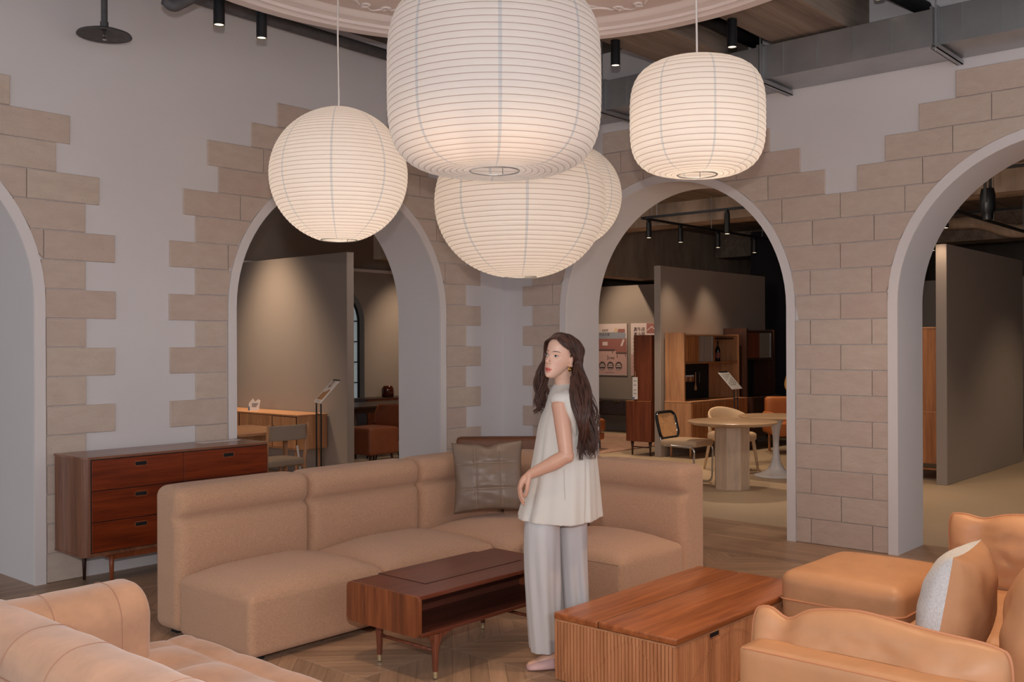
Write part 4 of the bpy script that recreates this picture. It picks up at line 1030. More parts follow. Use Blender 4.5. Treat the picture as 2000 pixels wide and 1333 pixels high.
for x in (9.12, 10.1, 10.78):
    for y in (11.05, 11.8):
        if x != 10.1: obj('leg', T([(x, y, 0.70), (x, y, 0)], [0.032, 0.018], 12), M['dark_wood'], t, smooth=True)
t = root('low_cabinet', 'low dark cabinet with the red brown vase on it, by the far wall', 'cabinet')
obj('case', B(10.55, 12.4, 12.5, 12.98, 0.08, 0.74, 0.004, 1), M['dark_wood'], t); obj('plinth', B(10.6, 12.35, 12.55, 12.93, 0, 0.08), M['black_matte'], t)
for k in range(3): obj('door', B(10.58+k*0.605, 11.17+k*0.605, 12.49, 12.5, 0.10, 0.72), M['cherry_red'], t)
vx = ony(757, 12.72)
t = root('vase', 'glossy red brown ribbed vase on the low dark cabinet', 'vase', (vx, 12.72, 0.74))
bm = bmesh.new(); lathe(bm, [(0.001, 0), (0.085, 0), (0.098, 0.01), (0.10, 0.12), (0.094, 0.16), (0.078, 0.172), (0.078, 0.19), (0.07, 0.19), (0.07, 0.02), (0.001, 0.015)], 40)
for v in bm.verts:
    if 0.005 < v.co.z < 0.165 and v.co.xy.length > 0.09: a = math.atan2(v.co.y, v.co.x); k = 1+0.03*math.cos(a*10); v.co.x *= k; v.co.y *= k
obj('body', bm, M['vase'], t, smooth=True)
M['sepia'] = plain('printed_wood_tone', S(176, 130, 92), 0.7)
def sign_stand(loc, rz, label, zb_, w_, h_, tilt, gap, kind):
    t = root('sign_stand', label, 'sign stand', loc, rz)         # faces -y
    for sx in (-1, 1):
        obj('post', T([(sx*gap/2, 0, 0.01), (sx*gap/2, 0, zb_-0.01)], 0.0085, 8), M['black'], t)
    for z in (0.18, zb_-0.13): obj('crossbar', T([(-gap/2, 0, z), (gap/2, 0, z)], 0.0075, 8), M['black'], t)
    obj('base', B(-gap/2-0.05, gap/2+0.05, -0.13, 0.13, 0, 0.012), M['black'], t)
    b_ = obj('board', B(-w_/2, w_/2, -0.004, 0.004, 0, h_, 0.001, 1), M['paper_white'], t); b_.location = (0, -0.02, zb_); b_.rotation_euler = (-tilt, 0, 0)
    obj('clip', B(-w_*0.36, w_*0.40, -0.007, 0.009, h_-0.004, h_+0.016), M['black'], b_)
    if kind == 'text':
        for r_ in range(7):
            for q in range(4):
                if (r_+q) % 5 != 4: obj('printed_line', B(-w_*0.38+q*w_*0.2, -w_*0.25+q*w_*0.2, -0.0052, -0.0042, h_*0.84-r_*h_*0.1, h_*0.84-r_*h_*0.1+0.008), M['ink'], b_)
    else:
        text('printed_title', '原木\n傢俱', 0.055, M['red_ink'], b_, (-0.03, -0.0045, h_*0.82), (R(90), 0, 0))
        obj('printed_picture', prism(bmesh.new(), [(-w_*0.42, h_*0.14), (w_*0.36, h_*0.14), (w_*0.38, h_*0.56), (w_*0.2, h_*0.62), (0, h_*0.5), (-w_*0.3, h_*0.46)], 'y', -0.0052, -0.0042), M['sepia'], b_)
        obj('printed_line', B(-w_*0.2, w_*0.36, -0.0052, -0.0042, h_*0.06, h_*0.075), M['red_ink'], b_)
x, y = wd(11.0, (622-1000)/F*11.0)
sign_stand((x, y, 0), R(157)+R(90), 'black sign stand holding a leaflet with red title by the pale oak sideboard', 0.98, 0.30, 0.32, R(42), 0.20, 'pic')
# ================================================================ THROUGH THE MIDDLE ARCH
t = root('oak_hutch', 'pale oak kitchen hutch with glass door and black back panel', 'cabinet', (12.10, 7.36, 0))
LX = 1.62
obj('lower_case', B(0, LX, 0, 0.44, 0.20, 0.79, 0.004, 1), M['oak'], t); obj('worktop', B(-0.004, LX+0.004, -0.004, 0.44, 0.79, 0.805), M['oak_h'], t)
obj('side_panel', B(0.02, 0.05, 0.12, 0.44, 0.805, 1.78), M['oak'], t); obj('side_panel', B(LX-0.05, LX-0.02, 0.12, 0.44, 0.805, 1.76), M['oak'], t)
obj('top_board', B(0.05, LX-0.05, 0.13, 0.44, 1.735, 1.755), M['oak_h'], t); obj('shelf', B(0.05, LX-0.05, 0.13, 0.44, 1.335, 1.355), M['oak_warm'], t)
obj('rear_panel', B(0.05, LX-0.05, 0.425, 0.44, 1.355, 1.735), M['oak'], t)
obj('black_panel', B(0.05, LX-0.42, 0.42, 0.432, 0.805, 1.335), M['black_matte'], t); obj('rear_panel', B(LX-0.42, LX-0.05, 0.425, 0.44, 0.805, 1.335), M['oak'], t)
d = obj('wood_door', B(0.06, 0.42, 0.12, 0.135, 1.36, 1.73), M['oak_warm'], t); obj('door_panel', B(0.09, 0.39, 0.115, 0.121, 1.39, 1.70), M['oak_warm'], d)
obj('glass_door', B(0.42, 0.80, 0.125, 0.130, 1.36, 1.73), M['cab_glass'], t); obj('glass_edge', B(0.795, 0.812, 0.118, 0.134, 1.36, 1.73), M['steel'], t)
obj('divider', B(0.86, 0.88, 0.13, 0.43, 1.355, 1.735), M['oak_warm'], t)
bm = bmesh.new()
for k in range(5): box(bm, 0.93+k*0.13, 0.945+k*0.13, 0.16, 0.40, 1.69, 1.70)
box(bm, 0.90, 1.5, 0.16, 0.17, 1.695, 1.71); obj('glass_rack', bm, M['black'], t)
bm = bmesh.new()
for k in range(26): box(bm, 0.02+k*0.034, 0.044+k*0.034, -0.010, 0.0, 0.22, 0.78)
obj('slatted_door', bm, M['oak_warm'], t)
for k in range(3): obj('drawer', B(0.94, LX-0.02, -0.010, 0.0, 0.22+k*0.19, 0.40+k*0.19), M['oak_warm'], t)
for x in (0.08, LX-0.08):
    for y in (0.06, 0.38): obj('leg', T([(x, y, 0.20), (x, y, 0)], [0.02, 0.012], 10), M['oak'], t, smooth=True)
def bottle(loc, label, red=False):
    t = root('wine_bottle', label, 'bottle', loc)
    obj('glass', lathe(bmesh.new(), [(0.001, 0), (0.036, 0), (0.038, 0.01), (0.038, 0.17), (0.03, 0.20), (0.014, 0.23), (0.013, 0.29), (0.016, 0.292), (0.016, 0.305), (0.001, 0.305)], 20), M['bottle'], t, smooth=True)
    obj('label_band', lathe(bmesh.new(), [(0.0386, 0.05), (0.0386, 0.13)], 20), M['paper_white'] if not red else M['red_ink'], t, smooth=True)
bottle((12.10+1.00, 7.62, 1.357), 'dark wine bottle with white label in the oak hutch')
bottle((12.10+1.16, 7.60, 1.357), 'dark wine bottle with red label in the oak hutch', True)
def jar(loc, w_, h_, label, m):
    t = root('kitchen_jar', label, 'jar', loc); obj('jar_body', lathe(bmesh.new(), [(0.001, 0), (w_, 0), (w_, h_*0.8), (w_*0.8, h_*0.85), (w_*0.8, h_), (0.001, h_)], 14), m, t, smooth=True)
    obj('lid', lathe(bmesh.new(), [(w_*0.85, h_*0.86), (w_*0.85, h_*1.05), (0.001, h_*1.05)], 14), M['paper_white'], t, smooth=True)
t = root('spice_rail', 'black wire rail on the black panel of the oak hutch', 'rail', (12.10, 7.36, 0))
obj('wire_shelf', B(0.42, 0.70, 0.33, 0.418, 1.055, 1.062), M['black'], t); obj('rod', T([(0.10, 0.405, 1.20), (1.10, 0.405, 1.20)], 0.005, 6), M['black'], t)
for k, (nm) in enumerate(('leftmost', 'second', 'third', 'rightmost')):
    jar((12.10+0.455+0.065*k, 7.73, 1.064), 0.024, 0.09, nm+' of the four spice jars on the hutch rail', M['rust_leather'] if k % 2 else M['sepia'])
o = obj('wooden_spatula', bm := tube(bmesh.new(), [(12.86, 7.745, 1.20), (12.86, 7.745, 1.02), (12.86, 7.745, 0.97), (12.86, 7.745, 0.93)], [0.008, 0.009, 0.022, 0.02], 8), M['sepia'], smooth=True); tag(o, 'brown wooden spatula hanging on the black hutch panel', 'spatula')
o = obj('kitchen_knife', B(12.955, 12.975, 7.74, 7.745, 1.04, 1.20), M['chrome']); tag(o, 'bright steel knife hanging beside the wooden spatula', 'knife')
o = obj('utensil_cup', lathe(bmesh.new(), [(0.001, 0), (0.035, 0), (0.035, 0.11), (0.03, 0.11), (0.03, 0.01), (0.001, 0.01)], 16), M['steel'], smooth=True, loc=(12.27, 7.72, 1.06)); tag(o, 'small metal utensil cup at the left of the black hutch panel', 'cup')
t = root('dark_hutch', 'dark walnut hutch standing behind the right end of the oak hutch', 'cabinet', (13.78, 7.32, 0))
obj('lower_case', B(0, 1.0, 0, 0.48, 0.20, 0.80, 0.004, 1), M['dark_wood'], t)
obj('side_panel', B(0.0, 0.04, 0.08, 0.48, 0.80, 1.86), M['dark_wood'], t); obj('side_panel', B(0.94, 0.98, 0.10, 0.48, 0.80, 1.84), M['dark_wood'], t)
obj('top_board', B(0.04, 0.94, 0.12, 0.48, 1.80, 1.83), M['dark_wood'], t); obj('shelf', B(0.04, 0.94, 0.12, 0.48, 1.37, 1.39), M['dark_wood'], t); obj('rear_panel', B(0.04, 0.94, 0.46, 0.475, 0.8, 1.83), M['black_matte'], t)
obj('wood_door', B(0.05, 0.45, 0.10, 0.12, 1.40, 1.79), M['cherry_red'], t); obj('glass_door', B(0.46, 0.84, 0.11, 0.115, 1.40, 1.79), M['cab_glass'], t); obj('glass_edge', B(0.83, 0.85, 0.10, 0.12, 1.40, 1.79), M['steel'], t)
obj('door', B(0.02, 0.52, -0.012, 0.0, 0.22, 0.78), M['dark_wood'], t)
for k in range(3):
    d = obj('drawer', B(0.54, 0.98, -0.012, 0.0, 0.22+k*0.19, 0.40+k*0.19), M['cherry_red'], t)
    o = obj('knob', T([(0.76, -0.012, 0.31+k*0.19), (0.76, -0.03, 0.31+k*0.19)], 0.012, 10), M['brass'], d)
for x in (0.06, 0.94):
    for y in (0.05, 0.42): obj('leg', T([(x, y, 0.20), (x, y, 0)], [0.02, 0.012], 8), M['dark_wood'], t, smooth=True)
t = root('tall_cabinet', 'red brown stepped cabinet on dark legs with a hanging price tag', 'cabinet', (12.0, 7.97, 0))
obj('lower_case', B(0, 1.2, 0, 0.43, 0.205, 0.785, 0.012, 2), M['cherry_red'], t); obj('upper_case', B(0.02, 1.2, 0.0, 0.30, 0.785, 1.75, 0.004, 1), M['cherry_red'], t)
obj('top_edge', B(0.0, 1.2, 0.0, 0.43, 0.7855, 0.793), M['oak_warm'], t)
for y in (0.06, 0.37):
    for x in (0.08, 1.1): obj('leg', T([(x, y, 0.21), (x, y, 0.12), (x, y, 0)], [0.026, 0.016, 0.012], 10), M['dark_wood'], t, smooth=True)
obj('stretcher', T([(0.08, 0.06, 0.12), (0.08, 0.37, 0.12)], 0.009, 8), M['dark_wood'], t)
o = obj('price_tag', B(-0.012, -0.006, 0.215, 0.30, 0.82, 1.14), M['paper_white'], t)
for k, z in enumerate((1.08, 1.02, 0.95, 0.90)): obj('printed_line', B(-0.0135, -0.0122, 0.235, 0.28, z, z+0.008), M['ink'], o)
obj('printed_band', B(-0.0135, -0.0122, 0.265, 0.30, 0.825, 0.85), M['blue_ink'], o)
obj('tag_string', T([(-0.004, 0.257, 1.14), (-0.001, 0.257, 1.22)], 0.003, 6), M['brass'], t)
# dark media sideboard, rug and orange sofa far left of that room
ym = onx(1200, 14.9)
t = root('media_sideboard', 'black stained sideboard with brass pulls under the posters', 'sideboard', (14.85, ym, 0))
obj('case', B(0, 0.42, -0.75, 0.75, 0.33, 0.60, 0.004, 1), M['black_wood'], t)
for q in range(3):
    d = obj('door', B(-0.01, 0, -0.74+q*0.495, -0.25+q*0.495, 0.345, 0.59), M['black_wood'], t)
    obj('pull', B(-0.02, -0.01, -0.50+q*0.4-0.06, -0.50+q*0.4+0.06, 0.572, 0.584), M['brass'], d)
for y in (-0.6, 0.6):
    for x in (0.08, 0.34): obj('leg', T([(x, y, 0.34), (x-0.02, y*1.08, 0)], [0.016, 0.011], 8), M['black'], t, smooth=True)
t = obj('area_rug', B(11.6, 14.6, 8.75, 12.2, 0.001, 0.014), M['rug']); tag(t, 'blush and beige rug on the floor beyond the middle arch', 'rug')
xo, yo = wd(15.2, (1168-1000)/F*15.2)
t = root('orange_sofa', 'orange leather sofa just showing at the left jamb of the middle arch', 'sofa', (xo-0.25, yo+0.35, 0.015), 0.2)
obj('seat', soft(0.42, 0.42, 0.10, 0.05, n=8, center=(0, 0, 0.36)), M['orange_leather'], t, smooth=True); obj('backrest', soft(0.42, 0.10, 0.15, 0.06, n=8, center=(0, 0.34, 0.60)), M['orange_leather'], t, smooth=True)
obj('base', soft(0.40, 0.40, 0.06, 0.03, n=6, center=(0, 0, 0.19)), M['orange_leather'], t, smooth=True)
for sx in (-1, 1):
    for sy in (-1, 1): obj('leg', T([(sx*0.34, sy*0.34, 0.14), (sx*0.34, sy*0.34, 0)], 0.014, 8), M['black'], t)
# posters
M['poster_up'] = plain('poster_paper', S(222, 206, 206), 0.6); M['poster_low'] = plain('poster_pink', S(206, 170, 168), 0.6); M['poster_blue'] = plain('poster_grey_blue', S(150, 156, 172), 0.6)
M['poster_sofa'] = plain('poster_sofa_tone', S(160, 108, 104), 0.6); M['poster_dark'] = plain('poster_dark_tone', S(96, 78, 80), 0.6); M['poster_cream'] = plain('poster_cream', S(214, 190, 160), 0.6)
def flat(name, parent, pts, mat, lift):      # printed shape on a poster: pts in (u to the right, v up)
    return obj(name, prism(bmesh.new(), [(-u, v) for u, v in pts], 'x', -0.0006-lift, -lift), mat, parent)
def rect(u0, u1, v0, v1): return [(u0, v0), (u1, v0), (u1, v1), (u0, v1)]
def ell(u, v, a, b_, n=24): return [(u+a*math.cos(2*PI*k/n), v+b_*math.sin(2*PI*k/n)) for k in range(n)]
pr = onx(1224, 15.3)
t = root('poster', 'pink poster showing a rose sofa and three round badges', 'poster', (15.32, pr, 2.01))
TX = (R(90), 0, R(-90))
flat('board', t, rect(-1.05, 0, -0.97, 0), M['poster_up'], 0.0).scale = (20, 1, 1)
flat('printed_area', t, rect(-1.05, 0, -0.955, -0.50), M['poster_low'], 0.013)
flat('printed_picture', t, [(-1.0, -0.16), (-0.32, -0.16), (-0.24, -0.14), (-0.03, -0.18), (-0.03, -0.28), (-1.0, -0.28)], M['poster_blue'], 0.0135)
flat('printed_sofa', t, rect(-1.0, -0.01, -0.41, -0.28), M['poster_sofa'], 0.014); flat('printed_sofa', t, [(-1.0, -0.50), (-0.26, -0.50), (-0.24, -0.56), (-0.005, -0.56), (-0.005, -0.41), (-1.0, -0.41)], M['poster_sofa'], 0.0142)
flat('printed_shadow', t, rect(-1.0, -0.27, -0.515, -0.48), M['poster_dark'], 0.0145); flat('printed_shadow', t, rect(-0.25, -0.01, -0.57, -0.54), M['poster_dark'], 0.0145)
flat('printed_cushion', t, rect(-0.56, -0.44, -0.41, -0.34), M['poster_up'], 0.015); flat('printed_cushion', t, [(-0.15, -0.42), (-0.10, -0.42), (-0.05, -0.30), (-0.09, -0.29)], M['poster_up'], 0.015)
for u, v in ((-0.33, -0.53), (-0.22, -0.61), (-0.03, -0.59)): flat('printed_leg', t, rect(u-0.007, u+0.007, v-0.03, v+0.03), M['poster_dark'], 0.015)
flat('printed_badge', t, ell(-0.247, -0.124, 0.036, 0.045), M['poster_cream'], 0.015); flat('printed_badge', t, rect(-0.20, -0.045, -0.165, -0.10), M['poster_sofa'], 0.015)
text('printed_title', 'vant', 0.085, M['poster_dark'], t, (-0.0155, 0.43, -0.118), TX, 'RIGHT'); text('printed_title', '牛皮沙發', 0.062, M['poster_dark'], t, (-0.0155, 0.39, -0.205), TX, 'RIGHT')
text('printed_number', '3', 0.11, M['poster_dark'], t, (-0.0155, 0.44, -0.64), TX); text('printed_title', '大特點', 0.045, M['poster_dark'], t, (-0.0155, 0.35, -0.652), TX)
for k in range(4):
    u = -0.187-k*0.19; flat('printed_badge', t, ell(u, -0.795, 0.078, 0.082), M['poster_dark'], 0.0145)
    flat('printed_line', t, rect(u-0.04, u+0.04, -0.775, -0.757), M['poster_up'], 0.0152); flat('printed_line', t, rect(u-0.058, u+0.058, -0.81, -0.79), M['poster_up'], 0.0152)
    flat('printed_line', t, [(u-0.05, -0.83), (u-0.03, -0.85), (u+0.03, -0.85), (u+0.05, -0.83), (u+0.028, -0.865), (u-0.028, -0.865)], M['poster_up'], 0.0152)
flat('printed_line', t, rect(-0.50, -0.28, -0.922, -0.915), M['poster_dark'], 0.0145)
pr = onx(1231.7, 15.3)
t = root('poster', 'pink poster with large dark characters, partly behind the red brown cabinet', 'poster', (15.32, pr, 2.01))
flat('board', t, rect(0, 0.95, -0.97, 0), M['poster_up'], 0.0).scale = (20, 1, 1)
flat('printed_area', t, rect(0, 0.95, -0.955, -0.57), M['poster_low'], 0.013); flat('printed_picture', t, rect(0.35, 0.95, -0.19, -0.003), M['poster_sofa'], 0.013)
flat('printed_mark', t, [(0.35, -0.14), (0.37, -0.14), (0.46, -0.075), (0.53, -0.13), (0.54, -0.12), (0.46, -0.055)], M['poster_up'], 0.0135)
text('printed_title', '真牛皮', 0.085, M['poster_dark'], t, (-0.0155, -0.19, -0.118), TX); text('printed_title', '真沙發', 0.085, M['poster_dark'], t, (-0.0155, -0.19, -0.21), TX)
for k in range(9): flat('printed_line', t, rect(0.06, 0.10, -0.30-k*0.065, -0.272-k*0.065), M['poster_dark'], 0.0135)
# cane chair
xc, yc = wd(11.55, (1338-1000)/F*11.55)
t = root('cane_chair', 'cantilever chair with chrome tube frame and woven cane back', 'chair', (xc, yc, 0), R(-88)-R(90))   # faces +y
for sx in (-1, 1):
    pts = arc_path([(sx*0.19, -0.27, 0.80), (sx*0.20, -0.20, 0.45), (sx*0.22, 0.24, 0.44), (sx*0.22, 0.22, 0.013), (sx*0.22, -0.24, 0.013), (0, -0.24, 0.013)], 0.06, 6)
    obj('tube_frame', T(pts, 0.0125, 10), M['chrome'], t, smooth=True)
def bow(p): q = p.copy(); q.y -= 0.03*(1-(p.x/0.23)**2); return q
def rring(hw, z0, z1, r): return [Vector((x_, 0, z_)) for x_, z_ in rrect(-hw, hw, z0, z1, r, 8)]
ring = [bow(p)+Vector((0, -0.235-(p.z-0.68)*0.25, 0)) for p in rring(0.21, 0.515, 0.815, 0.08)]
obj('back_frame', tube(bmesh.new(), ring, 0.018, 8, closed=True), M['black'], t, smooth=True)
bm = bmesh.new(); vs = [bm.verts.new(p) for p in ring]; cc = bm.verts.new(Vector((0, -0.235-0.03, 0.665)));
for k in range(len(vs)): bm.faces.new((vs[k], vs[(k+1) % len(vs)], cc))
obj('cane_panel', bm, M['cane'], t)
obj('seat', soft(0.22, 0.235, 0.035, 0.03, n=12, puff=(0, 0, 0.015), center=(0, 0.02, 0.475)), M['boucle_pale'], t, smooth=True)
# pale tub chair
xb, yb = wd(12.75, (1428-1000)/F*12.75)
t = root('tub_chair', 'pale boucle tub chair with curved low back behind the round tables', 'chair', (xb, yb, 0), A-R(90)+R(180)+R(25))  # faces +y (to the camera)
bm = bmesh.new(); secs = []
for k in range(29):
    a = PI*(1.12-1.24*k/28)+PI
    s = abs(k/28-0.5)*2; top = 0.80-0.20*s**1.8; bot = 0.56-0.03*(1-s)
    cx_, cy_ = 0.265*math.cos(a), 0.235*math.sin(a)
    nx, ny = math.cos(a), math.sin(a); th = 0.028*(1-0.4*s)
    sec = []
    for q in range(12):
        b_ = 2*PI*q/12; sec.append((cx_+nx*(th*math.cos(b_)+0.03*(math.sin(b_)+1)*0.5), cy_+ny*(th*math.cos(b_)+0.03*(math.sin(b_)+1)*0.5), (top+bot)/2+(top-bot)/2*math.sin(b_)))
    secs.append(sec)
loft(bm, secs); obj('backrest', bm, M['boucle_pale'], t, smooth=True)
obj('seat', soft(0.235, 0.23, 0.055, 0.045, n=12, puff=(0, 0, 0.02), center=(0, 0.01, 0.435)), M['boucle_pale'], t, smooth=True)
for sx in (-1, 1):
    obj('leg', T([(sx*0.21, -0.18, 0.60), (sx*0.20, -0.17, 0.42), (sx*0.25, -0.24, 0)], [0.022, 0.024, 0.014], 10), M['boucle_pale'], t, smooth=True)
    obj('leg', T([(sx*0.19, 0.19, 0.42), (sx*0.23, 0.24, 0)], [0.026, 0.014], 10), M['boucle_pale'], t, smooth=True)
# travertine table
xt_, yt_ = wd(11.15, (1429-1000)/F*11.15)
t = root('round_table', 'round table with travertine top on an eight-sided travertine pedestal', 'table', (xt_, yt_, 0), R(12))
obj('pedestal', lathe(bmesh.new(), [(0.20, 0), (0.20, 0.71)], 8, cap=True), M['travertine'], t)
obj('tabletop', lathe(bmesh.new(), [(0.001, 0.71), (0.44, 0.71), (0.49, 0.735), (0.498, 0.742), (0.498, 0.748), (0.49, 0.752), (0.001, 0.752)], 72), M['trav_top'], t, auto=30)
xt_, yt_ = wd(12.15, (1515-1000)/F*12.15)
t = root('round_table', 'round white table on a slender white tulip pedestal', 'table', (xt_, yt_, 0))
obj('pedestal', lathe(bmesh.new(), [(0.001, 0), (0.265, 0), (0.27, 0.006), (0.26, 0.015), (0.20, 0.032), (0.13, 0.065), (0.085, 0.115), (0.058, 0.18), (0.042, 0.27), (0.036, 0.36), (0.038, 0.45), (0.048, 0.55), (0.068, 0.64), (0.095, 0.69), (0.14, 0.712), (0.001, 0.713)], 56), M['tulip'], t, smooth=True)
obj('tabletop', lathe(bmesh.new(), [(0.001, 0.713), (0.42, 0.713), (0.445, 0.722), (0.45, 0.732), (0.445, 0.738), (0.001, 0.738)], 72), M['trav_top'], t, auto=30)
xs2, ys2 = wd(13.6, (1437-1000)/F*13.6)
sign_stand((xs2, ys2, 0), R(-83)+R(90), 'black sign stand with a printed list in front of the oak hutch', 1.00, 0.36, 0.30, R(42), 0.13, 'text')
xs3, ys3 = wd(14.8, (1547-1000)/F*14.8)
t = root('orange_armchair', 'orange leather armchair beside the dark hutch at the right jamb', 'armchair', (xs3, ys3, 0), RZ)
obj('seat', soft(0.32, 0.32, 0.10, 0.04, n=8, center=(0, 0, 0.36)), M['orange_leather'], t, smooth=True); obj('backrest', soft(0.34, 0.08, 0.24, 0.05, n=8, center=(0, 0.26, 0.58)), M['orange_leather'], t, smooth=True)
for sx in (-1, 1): obj('arm', soft(0.05, 0.30, 0.16, 0.04, n=8, center=(sx*0.33, 0, 0.44)), M['orange_leather'], t, smooth=True)
for sx in (-1, 1):
    for sy in (-1, 1): obj('leg', T([(sx*0.28, sy*0.24, 0.27), (sx*0.28, sy*0.24, 0)], 0.02, 8), M['oak_warm'], t)
# ---- tracks and their spots in the middle arch
def track(name_label, p, q, zc):
    t = root('light_track', name_label, 'light track'); v = Vector(q)-Vector(p)
    b_ = tube(bmesh.new(), [p, q], 0.022, 4); obj('rail', b_, M['black'], t)
    n = max(1, int(v.length/1.3))
    for k in range(n+1):
        c_ = Vector(p)+v*((k+0.15)/(n+0.3)); obj('suspension_rod', T([c_, (c_.x, c_.y, zc)], 0.005, 5), M['steel'], t)
    return t
TZ = 3.30
track('black light track running away above the oak hutch', (11.1, 7.5, TZ), (16.3, 7.5, TZ), CB)
track('black light track crossing the top of the middle arch', (11.1, 7.45, TZ), (11.1, 4.6, TZ), CB)
def hang_spot(X, Y, label, zt_=TZ, ln=0.20, e=0, aim=None, group=None, d_=0.07):
    t = root('track_spotlight', label, 'spotlight', (X, Y, zt_-0.05-ln), 0, group); r = d_/2
    obj('body', lathe(bmesh.new(), [(r*0.86, 0.015), (r*0.86, 0.0), (r, 0.0), (r, ln), (0.001, ln)], 20), M['black'], t, auto=35)
    bm = bmesh.new(); bmesh.ops.create_circle(bm, cap_ends=True, radius=r*0.86, segments=20)
    for v in bm.verts: v.co.z = 0.002
    obj('lens', bm, M['lens'], t); obj('mount', B(-0.03, 0.03, -0.016, 0.016, ln, ln+0.045), M['black'], t)
    if e:
        l = light('SPOT', 'spot_light', (X, Y, zt_-0.08-ln), e, WARM, aim=aim or (X, Y, 0), size=0.04, spot=75, blend=0.7)
    return t
def on_x_track(px): return ony(px, 7.5)
hang_spot(on_x_track(1260)+0.1, 7.5, 'black track spotlight at the left end of the hutch track', e=130)
hang_spot(on_x_track(1330), 7.5, 'second black track spotlight along the hutch track', e=70, aim=(12.6, 7.2, 0.4))
hang_spot(on_x_track(1403), 7.5, 'third black track spotlight along the hutch track', e=60, aim=(13.6, 7.2, 0.5))
hang_spot(on_x_track(1474), 7.5, 'black track spotlight in front of the black wall', e=60, aim=(14.6, 6.4, 0))
hang_spot(11.1, onx(1421, 11.1), 'black track spotlight on the crossing track above the round tables', ln=0.26, e=120, aim=(10.6, 5.5, 0))
hang_spot(16.0, onx(1533, 16.0), 'tiny track spotlight just inside the right edge of the middle arch')
light('SPOT', 'poster_light', (13.9, 10.9, 3.5), 150, WARM, aim=(15.3, 10.3, 1.6), size=0.05, spot=70, blend=0.8)
light('POINT', 'showroom_fill_light', (9.0, 3.4, 2.7), 40, (1.0, 0.84, 0.70), size=0.15)  # added fill with no fitting, out of view behind the pier, brightens the showroom
light('POINT', 'showroom_fill_light', (8.7, 7.85, 2.9), 45, (1.0, 0.88, 0.78), size=0.15)  # second added fill, unseen behind the corner of the hall
light('SPOT', 'rug_light', (12.8, 9.8, 3.6), 170, WARM, aim=(13.0, 9.8, 0), size=0.06, spot=90, blend=0.8)
# spots beyond the left arch
hang_spot(ony(576, 9.6), 9.6, 'black ceiling spotlight glimpsed below the left round lantern', zt_=3.45, ln=0.16, e=0)
light('SPOT', 'wall_wash_light', (6.85, 10.9, 3.7), 430, WARM, aim=(7.60, 10.80, 0.2), size=0.25, spot=72, blend=1.0)
light('SPOT', 'wall_wash_light', (11.7, 11.6, 3.3), 150, WARM, aim=(11.9, 13.0, 1.3), size=0.05, spot=70, blend=0.9)
light('SPOT', 'table_light', (5.4, 8.9, 3.3), 90, WARM, aim=(5.6, 8.9, 0), size=0.05, spot=80, blend=0.8)
light('SPOT', 'table_light', (9.6, 10.9, 3.4), 50, WARM, aim=(9.6, 10.9, 0), size=0.05, spot=80, blend=0.8)
# ================================================================ THROUGH THE RIGHT ARCH
t = root('oak_wardrobe', 'tall oak cabinet in two tiers behind the long display wall', 'cabinet', (12.0, 3.93, 0))
obj('lower_case', B(0, 0.9, 0, 0.62, 0.20, 0.80, 0.004, 1), M['oak_warm'], t); obj('upper_case', B(0.01, 0.9, 0, 0.60, 0.81, 1.79, 0.004, 1), M['oak_warm'], t)
obj('shelf_edge', B(-0.006, 0.9, 0, 0.63, 0.80, 0.812), M['oak_h'], t); obj('top_board', B(0, 0.9, 0, 0.61, 1.79, 1.805), M['oak_h'], t)
for x in (0.08, 0.8):
    for y in (0.06, 0.55): obj('leg', T([(x, y, 0.20), (x, y, 0)], 0.014, 8), M['dark_wood'], t)
bm = bmesh.new(); box(bm, 0.06, 0.10, 0.04, 0.58, 0.12, 0.14); obj('stretcher', bm, M['oak_warm'], t)
track('black light track high in the rightmost arch, nearer one', (10.9, 4.2, 3.40), (10.9, -1.0, 3.40), CB)
track('black light track high in the rightmost arch, farther one', (14.3, 7.2, 3.40), (14.3, 0.5, 3.40), CB)
track('thin black light track along the top of the long display wall', (11.2, 3.55, 3.05), (15.4, 3.55, 3.05), CB)
hang_spot(11.35, onx(1847, 11.35), 'black track spotlight lighting the end of the long display wall', zt_=3.02+0.05, ln=0.14, e=0)
light('SPOT', 'end_wall_light', (11.52, 3.84, 2.95), 22, WARM, aim=(11.72, 3.84, 1.6), size=0.02, spot=70, blend=0.8)
hang_spot(13.2, onx(1822, 13.2), 'black track spotlight at the left edge of the rightmost arch', zt_=3.0, ln=0.14)
x, y = 10.9, onx(1930, 10.9)
t = root('stage_projector', 'black stage projector hanging from the track in the rightmost arch', 'projector', (x, y, 0))
obj('body', lathe(bmesh.new(), [(0.001, 3.20), (0.06, 3.20), (0.075, 3.13), (0.075, 2.98), (0.055, 2.95), (0.05, 2.88), (0.001, 2.88)], 20), M['black'], t, auto=35)
bm = bmesh.new(); box(bm, -0.09, -0.08, -0.015, 0.015, 3.05, 3.33); box(bm, 0.08, 0.09, -0.015, 0.015, 3.05, 3.33); box(bm, -0.09, 0.09, -0.015, 0.015, 3.32, 3.335); box(bm, -0.02, 0.02, -0.02, 0.02, 3.33, 3.39); obj('yoke', bm, M['black'], t)
bm = bmesh.new()
t = root('duct_run', 'beige flexible duct with elbows under the dark ceiling of the far room', 'air duct')
x0, y0, z0 = at(1920, 436, 15.5); x1, y1, z1 = at(1975, 458, 15.0)
obj('duct_tube', T(arc_path([(x0+0.3, y0+0.9, z0+0.05), (x0, y0, z0), (x1, y1, z1), (x1+0.3, y1-1.2, z1+0.1)], 0.25), 0.10, 14), M['travertine'], t, smooth=True)
o = struct(obj('beam', B(13.0, 13.5, -2.0, 9.9, 3.45, CB), M['concrete'], c2)); o = struct(obj('beam', B(17.2, 17.8, -2.0, 9.9, 3.3, CB), M['formwork'], c2))
